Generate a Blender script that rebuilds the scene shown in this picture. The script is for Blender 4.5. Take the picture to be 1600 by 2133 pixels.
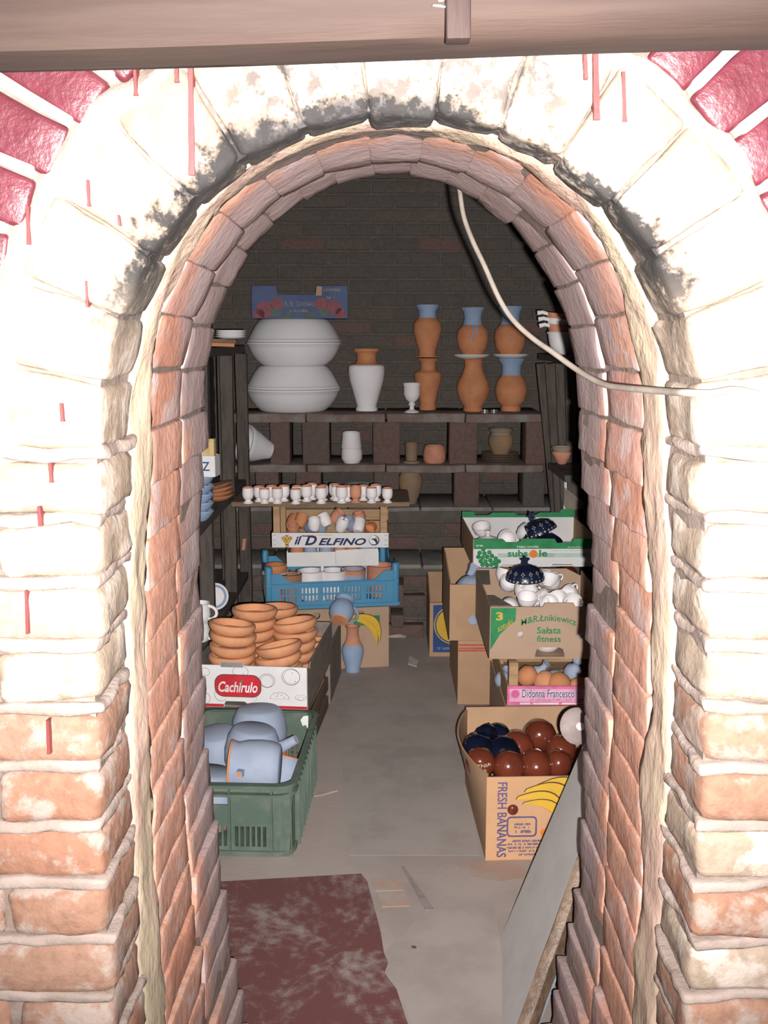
import bpy, bmesh, math, random
from mathutils import Vector, Matrix, Euler, noise
R = math.radians
rnd = random.Random(11)
for o in list(bpy.data.objects): bpy.data.objects.remove(o)
scene = bpy.context.scene
col = scene.collection

# ------------------------------------------------------------------ camera, light, exposure
FPX, PITCH, EYE = 2157.0, R(9.6), 1.5
cd = bpy.data.cameras.new('camera'); cam = bpy.data.objects.new('camera', cd); col.objects.link(cam)
cd.sensor_fit = 'VERTICAL'; cd.sensor_height = 36.0; cd.lens = 36.0 * FPX / 2133.0
cd.clip_start = 0.02
cam.location = (0, 0, EYE); cam.rotation_euler = (R(90) - PITCH, 0, 0)
scene.camera = cam
w = bpy.data.worlds.new('daylight'); scene.world = w; w.use_nodes = True
w.node_tree.nodes['Background'].inputs[0].default_value = (0.80, 0.84, 1.0, 1)
w.node_tree.nodes['Background'].inputs[1].default_value = 0.42
# the flash of the camera: a small lamp just beside and below the lens
fl = bpy.data.lights.new('flash', 'SPOT'); flo = bpy.data.objects.new('flash', fl); col.objects.link(flo)
fl.energy = 660; fl.spot_size = R(92); fl.spot_blend = 1.0; fl.shadow_soft_size = 0.007
fl.color = (1.0, 0.97, 0.95)
flo.location = (0.034, 0.0, EYE - 0.022); flo.rotation_euler = (R(90) - R(4.0), 0, 0)
vs = scene.view_settings
vs.view_transform = 'Standard'; vs.look = 'None'; vs.gamma = 1.0; vs.use_curve_mapping = False
vs.exposure = 0.0

def ray(u, v):
    x = (u - 800.0) / FPX; y = (v - 1066.5) / FPX
    return Vector((x, math.cos(PITCH) - y * math.sin(PITCH), -math.sin(PITCH) - y * math.cos(PITCH)))
def atY(u, v, Y):
    d = ray(u, v); return Vector((0, 0, EYE)) + d * (Y / d.y)
def atZ(u, v, z=0.0):
    d = ray(u, v); return Vector((0, 0, EYE)) + d * ((z - EYE) / d.z)

# ------------------------------------------------------------------ materials
def lin(h):
    h = h.lstrip('#'); out = []
    for i in (0, 2, 4):
        c = int(h[i:i+2], 16) / 255.0
        out.append(c / 12.92 if c <= 0.04045 else ((c + 0.055) / 1.055) ** 2.4)
    return tuple(out)
class NT:
    def __init__(s, name):
        s.m = bpy.data.materials.new(name); s.m.use_nodes = True; s.t = s.m.node_tree; s.n = s.t.nodes; s.l = s.t.links
        s.b = s.n['Principled BSDF']
    def add(s, typ, **kw):
        n = s.n.new(typ)
        for k, v in kw.items(): setattr(n, k, v)
        return n
    def link(s, a, b): s.l.new(a, b)
    def mix(s, fac, a, b, mode='MIX'):
        n = s.add('ShaderNodeMix', data_type='RGBA', blend_type=mode)
        for sock, val in ((n.inputs[0], fac), (n.inputs[6], a), (n.inputs[7], b)):
            if hasattr(val, 'is_output'): s.link(val, sock)
            elif isinstance(val, (tuple, list)): sock.default_value = (*val[:3], 1)
            else: sock.default_value = val
        return n.outputs[2]
    def math(s, op, a, b=0.0, clamp=False):
        n = s.add('ShaderNodeMath', operation=op, use_clamp=clamp)
        for sock, val in ((n.inputs[0], a), (n.inputs[1], b)):
            if hasattr(val, 'is_output'): s.link(val, sock)
            else: sock.default_value = val
        return n.outputs[0]
    def ramp(s, val, a, b, lo=0.0, hi=1.0):
        n = s.add('ShaderNodeMapRange', interpolation_type='SMOOTHSTEP'); s.link(val, n.inputs[0])
        n.inputs[1].default_value = a; n.inputs[2].default_value = b; n.inputs[3].default_value = lo; n.inputs[4].default_value = hi
        return n.outputs[0]
    def noise(s, vec, scale, detail=4, rough=0.6):
        n = s.add('ShaderNodeTexNoise'); n.inputs['Scale'].default_value = scale; n.inputs['Detail'].default_value = detail
        n.inputs['Roughness'].default_value = rough
        if vec: s.link(vec, n.inputs['Vector'])
        return n.outputs[0]
    def bump(s, h, strength, dist):
        n = s.add('ShaderNodeBump'); n.inputs['Strength'].default_value = strength; n.inputs['Distance'].default_value = dist
        s.link(h, n.inputs['Height']); s.link(n.outputs[0], s.b.inputs['Normal'])
    def objvec(s, offset=True):
        tc = s.add('ShaderNodeTexCoord')
        if not offset: return tc.outputs['Object']
        oi = s.add('ShaderNodeObjectInfo'); a = s.add('ShaderNodeVectorMath', operation='ADD')
        m = s.math('MULTIPLY', oi.outputs['Random'], 37.0)
        c = s.add('ShaderNodeCombineXYZ'); s.link(m, c.inputs[0]); s.link(m, c.inputs[2])
        s.link(tc.outputs['Object'], a.inputs[0]); s.link(c.outputs[0], a.inputs[1])
        return a.outputs[0]
MATS = {}
def mat(name, c, rough=0.8, c2=None, scale=18.0, lo=0.4, hi=0.65, bump=0.15, bscale=90.0, dist=0.002, spec=0.3, stretch=None, metal=0.0, coat=0.0):
    """one colour, worn towards c2 in noisy patches, with fine relief"""
    if isinstance(c, str): c = lin(c)
    if c2 is None: c2 = tuple(x * 0.78 for x in c)
    elif isinstance(c2, str): c2 = lin(c2)
    t = NT(name); v = t.objvec()
    if stretch:
        mp = t.add('ShaderNodeMapping'); t.link(v, mp.inputs[0]); mp.inputs['Scale'].default_value = stretch; v = mp.outputs[0]
    f = t.ramp(t.noise(v, scale), lo, hi)
    colr = t.mix(f, c, c2)
    t.link(colr, t.b.inputs['Base Color'])
    t.b.inputs['Roughness'].default_value = rough; t.b.inputs['Specular IOR Level'].default_value = spec
    t.b.inputs['Metallic'].default_value = metal; t.b.inputs['Coat Weight'].default_value = coat
    if bump: t.bump(t.noise(v, bscale, 3), bump, dist)
    MATS[name] = t.m
    return t.m

def brick_mat(name, cols, lime, limeamt, soot=False, bump=0.5, rough=0.85, lscale=14.0, spec=0.3, ash=None):
    t = NT(name); v = t.objvec()
    oi = t.add('ShaderNodeObjectInfo')
    cr = t.add('ShaderNodeValToRGB'); e = cr.color_ramp.elements
    while len(e) < len(cols): e.new(0.5)
    for i, c in enumerate(cols): e[i].position = i / max(1, len(cols) - 1); e[i].color = (*c, 1)
    t.link(oi.outputs['Random'], cr.inputs[0])
    n1 = t.noise(v, lscale, 5, 0.65); n2 = t.noise(v, 60, 4, 0.6)
    c = t.mix(t.ramp(n2, 0.35, 0.75, 0, 0.45), cr.outputs[0], tuple(x * 0.5 for x in cols[0]))
    c = t.mix(t.ramp(n1, limeamt, limeamt + 0.12), c, lime)
    geo = t.add('ShaderNodeNewGeometry'); sp = t.add('ShaderNodeSeparateXYZ'); t.link(geo.outputs['Position'], sp.inputs[0])
    if ash:
        fa = t.math('MULTIPLY', t.ramp(t.math('ADD', t.math('ADD', sp.outputs[1], t.math('MULTIPLY', n1, 0.20)), t.ramp(sp.outputs[2], 1.25, 1.70, 0.0, 0.26)), 1.76, 1.88), 0.85)
        c = t.mix(fa, c, ash)
    if soot:
        dx = t.math('SUBTRACT', sp.outputs[0], 0.015); dz = t.math('MULTIPLY', t.math('SUBTRACT', sp.outputs[2], 1.37), 0.92)
        rr = t.math('SQRT', t.math('ADD', t.math('MULTIPLY', dx, dx), t.math('MULTIPLY', dz, dz)))
        big = t.noise(geo.outputs['Position'], 7.0, 3); rag = t.noise(geo.outputs['Position'], 45.0, 4, 0.7)
        rr = t.math('ADD', rr, t.math('ADD', t.math('MULTIPLY', t.math('SUBTRACT', big, 0.5), 0.09), t.math('MULTIPLY', t.math('SUBTRACT', rag, 0.5), 0.09)))
        deepY = t.math('ADD', sp.outputs[1], t.math('MULTIPLY', t.math('SUBTRACT', rag, 0.5), 0.16))
        s = t.math('MULTIPLY', t.math('MULTIPLY', t.ramp(rr, 0.347, 0.369, 1, 0), t.ramp(sp.outputs[2], 1.44, 1.58)), t.ramp(deepY, 1.20, 1.32, 1.0, 0.62))
        s = t.math('MULTIPLY', s, t.ramp(sp.outputs[1], 1.36, 1.42, 1, 0))
        c = t.mix(t.math('MULTIPLY', s, 0.96), c, (0.007, 0.007, 0.008))
        grey = t.math('MULTIPLY', t.math('MULTIPLY', t.ramp(rag, 0.47, 0.58), t.ramp(sp.outputs[2], 1.68, 1.76)), t.ramp(t.math('ABSOLUTE', dx), 0.25, 0.16))
        c = t.mix(t.math('MULTIPLY', grey, 0.8), c, (0.05, 0.045, 0.045))
    t.link(c, t.b.inputs['Base Color']); t.b.inputs['Roughness'].default_value = rough; t.b.inputs['Specular IOR Level'].default_value = spec
    h = t.math('ADD', t.math('MULTIPLY', n2, 1.0), t.math('MULTIPLY', n1, 2.0))
    t.bump(h, bump, 0.004)
    MATS[name] = t.m; return t.m

brick_mat('front_brick', [(0.195, 0.090, 0.056), (0.215, 0.11, 0.07), (0.205, 0.12, 0.085)], (0.235, 0.18, 0.15), 0.48, soot=True)
brick_mat('front_brick_lit', [(0.225, 0.165, 0.120), (0.25, 0.195, 0.147), (0.21, 0.150, 0.110)], (0.33, 0.275, 0.23), 0.48, soot=True)  # paler copy of the front brick: brightness of the upper arch put into the colour
brick_mat('lining_brick', [(0.40, 0.185, 0.125), (0.44, 0.235, 0.165), (0.39, 0.215, 0.175)], (0.40, 0.29, 0.265), 0.52, lscale=9, ash=(0.255, 0.20, 0.20))
brick_mat('ash_brick', [(0.32, 0.235, 0.225), (0.36, 0.27, 0.255), (0.35, 0.22, 0.19)], (0.29, 0.26, 0.26), 0.5, lscale=9)
brick_mat('red_painted', [(0.082, 0.011, 0.018), (0.088, 0.013, 0.021), (0.076, 0.010, 0.017)], (0.10, 0.022, 0.033), 0.6, bump=0.3, rough=0.42, lscale=40, spec=0.5)
brick_mat('sooty_brick', [(0.102, 0.087, 0.076), (0.113, 0.092, 0.079), (0.095, 0.083, 0.074)], (0.128, 0.114, 0.098), 0.60, lscale=8)
brick_mat('red_old_brick', [(0.135, 0.088, 0.076), (0.150, 0.092, 0.079), (0.122, 0.090, 0.079)], (0.145, 0.13, 0.115), 0.60, lscale=8)
mat('front_mortar', (0.235, 0.182, 0.157), 0.95, (0.19, 0.145, 0.122), 20, bump=0.7, bscale=70, dist=0.004)
brick_mat('core_mortar', [(0.15, 0.112, 0.092), (0.15, 0.112, 0.092)], (0.19, 0.145, 0.125), 0.5, soot=True)
mat('clay_seam', (0.33, 0.265, 0.185), 0.95, (0.33, 0.22, 0.175), 7, bump=0.9, bscale=30, dist=0.006, stretch=(2.2, 1, 0.5))
mat('white_paint', (0.60, 0.58, 0.57), 0.6)
mat('red_drip', (0.16, 0.03, 0.03), 0.5)
mat('old_mortar', (0.10, 0.088, 0.076), 0.95, (0.125, 0.108, 0.093), 15, bump=0.6)
mat('soot', (0.06, 0.052, 0.048), 0.95, (0.085, 0.07, 0.065), 6, bump=0.6, bscale=30, dist=0.006)
mat('floor_dust', (0.415, 0.35, 0.315), 0.95, (0.34, 0.285, 0.255), 3.2, lo=0.35, hi=0.7, bump=0.25, bscale=60)
mat('floor_sheet', (0.40, 0.35, 0.32), 0.9, (0.34, 0.295, 0.27), 5, bump=0.15)
mat('ground', (0.28, 0.24, 0.21), 0.95, (0.2, 0.17, 0.15), 8, bump=0.5)
mat('ledge_dust', (0.26, 0.24, 0.22), 0.95, (0.20, 0.18, 0.165), 10, bump=0.4)
mat('shelf_slab', (0.18, 0.125, 0.107), 0.95, (0.23, 0.20, 0.18), 9, bump=0.5, bscale=50)
mat('old_wood', (0.095, 0.078, 0.067), 0.9, (0.065, 0.054, 0.047), 10, bump=0.4, stretch=(6, 6, 0.8))
mat('shelf_wood', (0.22, 0.14, 0.085), 0.85, (0.15, 0.10, 0.07), 12, bump=0.3, stretch=(1, 6, 6))
mat('beam_wood', (0.034, 0.0195, 0.0145), 0.8, (0.026, 0.0140, 0.0105), 9, lo=0.35, hi=0.65, bump=0.25, bscale=60, stretch=(0.5, 5, 7))
mat('batten_wood', (0.022, 0.010, 0.008), 0.75, (0.016, 0.007, 0.006), 20, bump=0.3, stretch=(6, 6, 0.7))
mat('crate_wood', (0.42, 0.27, 0.15), 0.8, (0.33, 0.20, 0.11), 10, bump=0.2, stretch=(1, 5, 5))
mat('dirty_crate_wood', (0.13, 0.105, 0.075), 0.9, (0.16, 0.075, 0.055), 8, bump=0.3, stretch=(5, 1, 5))
mat('cardboard', (0.44, 0.275, 0.165), 0.9, (0.39, 0.24, 0.145), 5, bump=0.1, bscale=50)
mat('pale_cardboard', (0.42, 0.285, 0.20), 0.9, (0.38, 0.255, 0.175), 5, bump=0.1)
mat('orange_cardboard', (0.56, 0.32, 0.175), 0.85, (0.50, 0.285, 0.155), 4, bump=0.08)
mat('grey_cardboard', (0.24, 0.20, 0.17), 0.9, bump=0.15)
mat('white_card', (0.68, 0.66, 0.655), 0.7, (0.62, 0.60, 0.60), 6, bump=0.05)
mat('white_clay', (0.80, 0.775, 0.79), 0.85, (0.74, 0.71, 0.72), 5, lo=0.4, hi=0.8, bump=0.05)
mat('bisque_white', (0.80, 0.76, 0.76), 0.6, (0.74, 0.69, 0.69), 10, bump=0.03)
mat('terracotta', (0.56, 0.235, 0.110), 0.85, (0.49, 0.20, 0.095), 14, bump=0.1)
mat('terracotta_pale', (0.66, 0.31, 0.155), 0.85, (0.55, 0.25, 0.135), 12, bump=0.1)
mat('terracotta_pink', (0.60, 0.27, 0.17), 0.85, (0.48, 0.22, 0.15), 12, bump=0.1)
mat('ochre_clay', (0.34, 0.20, 0.095), 0.9, (0.24, 0.17, 0.12), 8, bump=0.1)
mat('grey_clay', (0.27, 0.23, 0.185), 0.9, (0.30, 0.21, 0.125), 8, bump=0.1)
mat('blue_slip', (0.285, 0.375, 0.52), 0.85, (0.25, 0.33, 0.47), 10, bump=0.05)
mat('blue_grey_slip', (0.33, 0.375, 0.475), 0.85, (0.29, 0.335, 0.435), 10, bump=0.05)
mat('cobalt_glaze', (0.007, 0.009, 0.024), 0.12, (0.004, 0.006, 0.014), 14, bump=0, spec=0.6, coat=0.6)
mat('cobalt_matte', (0.011, 0.017, 0.050), 0.3, bump=0, spec=0.5)
mat('brown_glaze', (0.150, 0.033, 0.017), 0.14, (0.105, 0.024, 0.013), 9, bump=0, spec=0.6, coat=0.5)
mat('brown_clay', (0.36, 0.19, 0.11), 0.8)
mat('gold_print', (0.50, 0.42, 0.26), 0.5)
mat('green_plastic', (0.085, 0.125, 0.098), 0.55, (0.135, 0.16, 0.13), 9, bump=0.12)
mat('blue_plastic', (0.060, 0.235, 0.40), 0.5, (0.08, 0.25, 0.39), 9, bump=0.06)
mat('print_green', (0.030, 0.235, 0.085), 0.7, bump=0)
mat('print_light_green', (0.42, 0.56, 0.47), 0.7, bump=0)
mat('print_blue', (0.030, 0.075, 0.235), 0.7, bump=0)
mat('print_navy', (0.025, 0.030, 0.10), 0.7, bump=0)
mat('print_indigo', (0.105, 0.085, 0.20), 0.8, bump=0)
mat('print_red', (0.55, 0.020, 0.035), 0.6, bump=0)
mat('print_faded_red', (0.48, 0.10, 0.075), 0.8, bump=0)
mat('print_pink', (0.72, 0.16, 0.35), 0.7, bump=0)
mat('print_light_pink', (0.74, 0.38, 0.50), 0.7, bump=0)
mat('print_yellow', (0.64, 0.38, 0.035), 0.7, (0.56, 0.34, 0.04), 10, bump=0)
mat('print_gold', (0.62, 0.36, 0.06), 0.7, bump=0)
mat('print_orange', (0.75, 0.22, 0.035), 0.7, bump=0)
mat('print_brown', (0.10, 0.06, 0.03), 0.8, bump=0)
mat('print_grey', (0.26, 0.235, 0.225), 0.8, bump=0)
mat('print_white', (0.75, 0.74, 0.72), 0.7, bump=0)
mat('carton_blue', (0.085, 0.115, 0.225), 0.7, (0.07, 0.09, 0.18), 6, bump=0.05)
mat('berry_red', (0.27, 0.085, 0.10), 0.7, (0.22, 0.075, 0.085), 30, bump=0)
mat('leaf_grey', (0.12, 0.15, 0.13), 0.8, bump=0)
mat('cable', (0.22, 0.19, 0.16), 0.5, bump=0)
t = NT('red_board'); v = t.objvec(False)
n = t.math('ADD', t.math('MULTIPLY', t.noise(v, 5.0, 6, 0.65), 0.62), t.math('MULTIPLY', t.noise(v, 38.0, 4, 0.7), 0.38))
t.link(t.mix(t.ramp(n, 0.47, 0.66, 0, 0.9), (0.155, 0.058, 0.053), (0.33, 0.27, 0.25)), t.b.inputs['Base Color']); t.b.inputs['Roughness'].default_value = 0.8; t.bump(n, 0.2, 0.003); MATS['red_board'] = t.m
mat('grey_board', (0.66, 0.63, 0.61), 0.85, (0.60, 0.57, 0.55), 5, bump=0.1, stretch=(3, 1, 1))
mat('broken_edge', (0.19, 0.125, 0.085), 0.45, (0.11, 0.07, 0.045), 22, bump=0.8, bscale=60, dist=0.004)
mat('blue_sheet', (0.22, 0.26, 0.30), 0.7)
mat('tin', (0.75, 0.75, 0.78), 0.25, metal=0.9, bump=0)
mat('paper', (0.62, 0.58, 0.56), 0.9, bump=0.1)
mat('floor_stain', (0.40, 0.275, 0.22), 0.9, (0.40, 0.33, 0.295), 9)
mat('pale_clay', (0.27, 0.215, 0.20), 0.6)
mat('old_brick_floor', (0.43, 0.29, 0.225), 0.9, (0.40, 0.335, 0.30), 14)
mat('floor_groove', (0.30, 0.26, 0.24), 0.95)
mat('scrap', (0.46, 0.38, 0.33), 0.9)
mat('yellow_wood', (0.58, 0.42, 0.20), 0.8)

# ------------------------------------------------------------------ mesh helpers
class MB:
    def __init__(s): s.v = []; s.f = []
    def add(s, vs_, fs, M=None):
        b = len(s.v)
        s.v += [tuple(M @ Vector(p)) if M else tuple(p) for p in vs_]
        s.f += [tuple(b + i for i in f) for f in fs]; return s
    def box(s, x0, x1, y0, y1, z0, z1, M=None):
        v = [(x, y, z) for x in (x0, x1) for y in (y0, y1) for z in (z0, z1)]
        return s.add(v, [(0,1,3,2),(4,6,7,5),(0,4,5,1),(2,3,7,6),(0,2,6,4),(1,5,7,3)], M)
    def rbox(s, sx, sy, sz, r=0.004, n=(1,1,1), amp=0.0, seed=0.0, freq=14.0, M=None, taper=0.0):
        h = (sx/2, sy/2, sz/2); idx = {}; vs_ = []; fs = []
        axes = []
        for k in range(3):
            a = [-h[k], -h[k]+r]; m = n[k]
            for i in range(1, m): a.append(-h[k]+r+(2*h[k]-2*r)*i/m)
            a += [h[k]-r, h[k]]; axes.append(a)
        def vid(p):
            key = (round(p[0],6), round(p[1],6), round(p[2],6))
            if key in idx: return idx[key]
            q = Vector([max(-(h[k]-r), min(h[k]-r, p[k])) for k in range(3)]); d = Vector(p) - q
            if d.length > 1e-9: q = q + d.normalized()*r
            if amp:
                w_ = Vector((q.x+seed*3.1, q.y+seed*1.7, q.z-seed*2.3))*freq
                q = q + noise.noise_vector(w_)*amp + noise.noise_vector(w_*3.1)*amp*0.4
            if taper: q.x *= 1.0 + taper*q.z/h[2]
            idx[key] = len(vs_); vs_.append(q); return idx[key]
        for k in range(3):
            a, b = (k+1) % 3, (k+2) % 3
            for sgn in (-1, 1):
                for i in range(len(axes[a])-1):
                    for j in range(len(axes[b])-1):
                        q = []
                        for (ii, jj) in ((i,j),(i+1,j),(i+1,j+1),(i,j+1)):
                            p = [0,0,0]; p[k] = sgn*h[k]; p[a] = axes[a][ii]; p[b] = axes[b][jj]; q.append(vid(p))
                        if sgn < 0: q.reverse()
                        fs.append(tuple(q))
        return s.add(vs_, fs, M)
    def lathe(s, prof, n=24, M=None, a0=0.0, a1=2*math.pi):
        full = abs(a1-a0) > 6.28; cnt = n if full else n+1
        vs_ = []; fs = []; rows = []
        for (r, z) in prof:
            if r < 1e-6: rows.append([len(vs_)]); vs_.append((0,0,z))
            else:
                st = len(vs_); rows.append(list(range(st, st+cnt)))
                for i in range(cnt):
                    a = a0+(a1-a0)*i/n; vs_.append((r*math.cos(a), r*math.sin(a), z))
        for A, B in zip(rows, rows[1:]):
            for i in range(n):
                j = (i+1) % cnt if full else i+1
                if len(A) == 1 and len(B) == 1: continue
                if len(A) == 1: fs.append((A[0], B[j], B[i]))
                elif len(B) == 1: fs.append((A[i], A[j], B[0]))
                else: fs.append((A[i], A[j], B[j], B[i]))
        return s.add(vs_, fs, M)
    def tube(s, path, rad, n=8, M=None):
        P = [Vector(p) for p in path]; rs = rad if isinstance(rad, (list, tuple)) else [rad]*len(P)
        vs_ = []; fs = []; up = None
        for i, p in enumerate(P):
            t = (P[min(i+1, len(P)-1)] - P[max(i-1, 0)]).normalized()
            if up is None: up = t.orthogonal().normalized()
            up = (up - t*up.dot(t)).normalized(); sd = t.cross(up)
            for k in range(n):
                a = 2*math.pi*k/n; vs_.append(p + (up*math.cos(a) + sd*math.sin(a))*rs[i])
        for i in range(len(P)-1):
            for k in range(n):
                fs.append((i*n+k, i*n+(k+1) % n, (i+1)*n+(k+1) % n, (i+1)*n+k))
        fs.append(tuple(range(n-1, -1, -1))); fs.append(tuple((len(P)-1)*n+k for k in range(n)))
        return s.add(vs_, fs, M)
    def prism(s, poly, y0, y1, M=None):
        """polygon in (x,z), thick from y0 to y1"""
        n = len(poly); vs_ = [(x, y0, z) for x, z in poly] + [(x, y1, z) for x, z in poly]
        fs = [tuple(range(n)), tuple(range(2*n-1, n-1, -1))]
        for i in range(n): fs.append((i, i+n, (i+1) % n + n, (i+1) % n))
        return s.add(vs_, fs, M)
    def mesh(s, name, smooth=None):
        me = bpy.data.meshes.new(name); me.from_pydata(s.v, [], s.f); me.update()
        bm = bmesh.new(); bm.from_mesh(me); bmesh.ops.recalc_face_normals(bm, faces=bm.faces); bm.to_mesh(me); bm.free()
        if smooth is not None:
            for p in me.polygons: p.use_smooth = True
            me.set_sharp_from_angle(angle=R(smooth))
        return me

def props(o, label=None, cat=None, group=None, kind=None):
    for k, v in (('label', label), ('category', cat), ('group', group), ('kind', kind)):
        if v: o[k] = v
    return o
def link(name, me, m, parent=None, loc=(0,0,0), rot=(0,0,0), **pr):
    o = bpy.data.objects.new(name, me); col.objects.link(o)
    if m and not len(me.materials): me.materials.append(MATS[m])
    o.location = loc; o.rotation_euler = rot; o.parent = parent
    return props(o, **pr)
def make(name, mb, m, parent=None, loc=(0,0,0), rot=(0,0,0), smooth=None, **pr):
    return link(name, mb.mesh(name, smooth), m, parent, loc, rot, **pr)
def empty(name, loc, rot=(0,0,0), **pr):
    o = bpy.data.objects.new(name, None); col.objects.link(o); o.location = loc; o.rotation_euler = rot
    o.empty_display_size = 0.05
    return props(o, **pr)
def copy_tree(o, parent=None):
    c = o.copy(); col.objects.link(c); c.parent = parent
    for ch in o.children: copy_tree(ch, c)
    return c

# flat sheets with holes: a filled 2D curve turned into a mesh
def sheet_mesh(polys, t):
    cu = bpy.data.curves.new('c', 'CURVE'); cu.dimensions = '2D'; cu.fill_mode = 'BOTH'; cu.extrude = t/2
    for poly in polys:
        sp = cu.splines.new('POLY'); sp.points.add(len(poly)-1); sp.use_cyclic_u = True
        for p, (x, z) in zip(sp.points, poly): p.co = (x, z, 0, 1)
    o = bpy.data.objects.new('c', cu); col.objects.link(o)
    me = bpy.data.meshes.new_from_object(o.evaluated_get(bpy.context.evaluated_depsgraph_get()))
    bpy.data.objects.remove(o); bpy.data.curves.remove(cu)
    me.materials.clear()
    for v in me.vertices: x, y, z = v.co; v.co = (x, z, y)      # stand it up, facing -Y
    me.flip_normals(); me.update()
    for p in me.polygons: p.use_smooth = False
    return me
def rect(x0, x1, z0, z1): return [(x0,z0),(x1,z0),(x1,z1),(x0,z1)]
def circ(cx, cz, r, n=20, rz=None): return [(cx+r*math.cos(2*math.pi*i/n), cz+(rz or r)*math.sin(2*math.pi*i/n)) for i in range(n)]
def rrect(x0, x1, z0, z1, r, n=5):
    out = []
    for cx, cz, a in ((x1-r,z0+r,-90),(x1-r,z1-r,0),(x0+r,z1-r,90),(x0+r,z0+r,180)):
        for i in range(n+1):
            t = R(a+90*i/n); out.append((cx+r*math.cos(t), cz+r*math.sin(t)))
    return out
def decal(parent, name, poly, m, y, t=0.0012, **pr):
    return make(name, MB().prism(poly, y-t, y), m, parent, **pr)
def text(parent, s, x0, x1, z0, z1, y, m, shear=0.0, bold=0.0, arch=0.0, turn=0, name='lettering', t=0.0008):
    """words fitted to the box x0..x1, z0..z1 on the plane y (facing -Y)"""
    cu = bpy.data.curves.new('t', 'FONT'); cu.body = s; cu.extrude = 0.01; cu.shear = shear; cu.offset = bold; cu.resolution_u = 3
    o = bpy.data.objects.new('t', cu); col.objects.link(o)
    me = bpy.data.meshes.new_from_object(o.evaluated_get(bpy.context.evaluated_depsgraph_get()))
    bpy.data.objects.remove(o); bpy.data.curves.remove(cu); me.materials.clear()
    P = [v.co.copy() for v in me.vertices]
    if turn == -90: P = [Vector((p.y, -p.x, p.z)) for p in P]     # reads downward
    if turn == 180: P = [Vector((-p.x, -p.y, p.z)) for p in P]
    ax, bx = min(p.x for p in P), max(p.x for p in P); ay, by = min(p.y for p in P), max(p.y for p in P)
    for v, p in zip(me.vertices, P):
        fx = (p.x-ax)/(bx-ax); fz = (p.y-ay)/(by-ay)
        zz = z0+(z1-z0)*fz
        if arch: zz += arch*(1-(2*fx-1)**2)
        v.co = (x0+(x1-x0)*fx, y-t-(t if p.z > 0 else -t), zz)
    me.update()
    return link(name, me, m, parent)

# ------------------------------------------------------------------ the setting: floor, walls, vault
XC, SPRING = 0.015, 1.37
XL, XR, YB = -0.97, 0.97, 5.95
fo = make('floor', MB().box(-1.6, 1.6, 1.1, 6.2, -0.08, 0), 'floor_dust', kind='structure', label='dusty grey floor of the kiln chamber')
make('ground', MB().box(-4, 4, -4, 1.1, -0.08, 0), 'ground', kind='structure', label='bare ground in front of the kiln')
make('wall_left', MB().box(XL-0.1, XL, 1.88, 6.2, 0, 2.6), 'soot', kind='structure', label='sooty side wall behind the dark shelf posts')
make('wall_right', MB().box(XR, XR+0.1, 1.88, 6.2, 0, 2.6), 'soot', kind='structure', label='sooty side wall behind the leaning planks')
# barrel vault
mb = MB(); nv = 20; vv = []; ff = []
for i in range(nv+1):
    a = math.pi*i/nv
    for (rx, rz) in ((XR+0.02, 0.30), (XR+0.12, 0.40)):
        for Y in (1.86, 6.2): vv.append((rx*math.cos(a), Y, 2.30+rz*math.sin(a)))
for i in range(nv):
    b = i*4; c = b+4
    ff += [(b,b+1,c+1,c), (b+2,c+2,c+3,b+3), (b,c,c+2,b+2), (b+1,b+3,c+3,c+1)]
mb.add(vv, ff); make('ceiling', mb, 'soot', kind='structure', smooth=40, label='sooty barrel vault of the kiln')

# back wall: mortar core in steps with single bricks proud of it
mb = MB(); mb.box(XL, XR, YB+0.012, 6.15, 0, 2.62); mb.box(XL, XR, 5.512, YB+0.02, 0, 0.585); mb.box(XL, XR, 5.162, 5.52, 0, 0.345)
wb = make('wall_back', mb, 'old_mortar', kind='structure', label='sooty stepped brick back wall of the kiln')
bv = []
for i in range(5):
    m_ = MB().rbox(0.248, 0.06, 0.064, 0.004, (3,1,1), 0.004, i*5.3+1, 18); bv.append((m_.mesh('brick', 50)))
half = []
for i in range(3):
    m_ = MB().rbox(0.118, 0.06, 0.064, 0.004, (2,1,1), 0.004, i*3.3+2, 18); half.append(m_.mesh('brick', 50))
for i, me in enumerate(bv+half): me.materials.append(MATS['sooty_brick'])
bv2 = [m_.copy() for m_ in bv]; half2 = [m_.copy() for m_ in half]
for me in bv2+half2: me.materials.clear(); me.materials.append(MATS['red_old_brick'])
def brick_face(Y, z0, z1, xl, xr, parent, red=0.5):
    k = 0; z = z0
    while z + 0.05 < z1:
        x = xl + 0.13*(k % 2) - 0.13
        while x < xr:
            c = x + 0.124
            if xl-0.05 < c < xr+0.05:
                r_ = rnd.random() < red; src = (bv2 if r_ else bv)
                o = link('brick', rnd.choice(src), None, parent, (c, Y+0.03+rnd.uniform(-0.006, 0.004), z+0.032), (0, rnd.uniform(-.012,.012), 0))
            x += 0.2585
        z += 0.0765; k += 1
brick_face(YB, 0.602, 2.55, XL, XR, wb, 0.08)
brick_face(5.5, 0.368, 0.55, XL, XR, wb, 0.8)
brick_face(5.15, 0.004, 0.33, XL, XR, wb, 0.7)
for (y0, y1, z, n_) in ((5.47, YB+0.01, 0.60, 5), (5.12, 5.515, 0.363, 5)):      # dusty ledge slabs
    wdt = (XR-XL)/n_
    for i in range(n_):
        make('ledge_slab', MB().rbox(wdt-0.008, y1-y0, 0.022, 0.004, (3,2,1), 0.003, i+z*9, 9), 'ledge_dust', wb, (XL+wdt*(i+0.5), (y0+y1)/2+rnd.uniform(-.01,.01), z-0.011), smooth=40)
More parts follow.
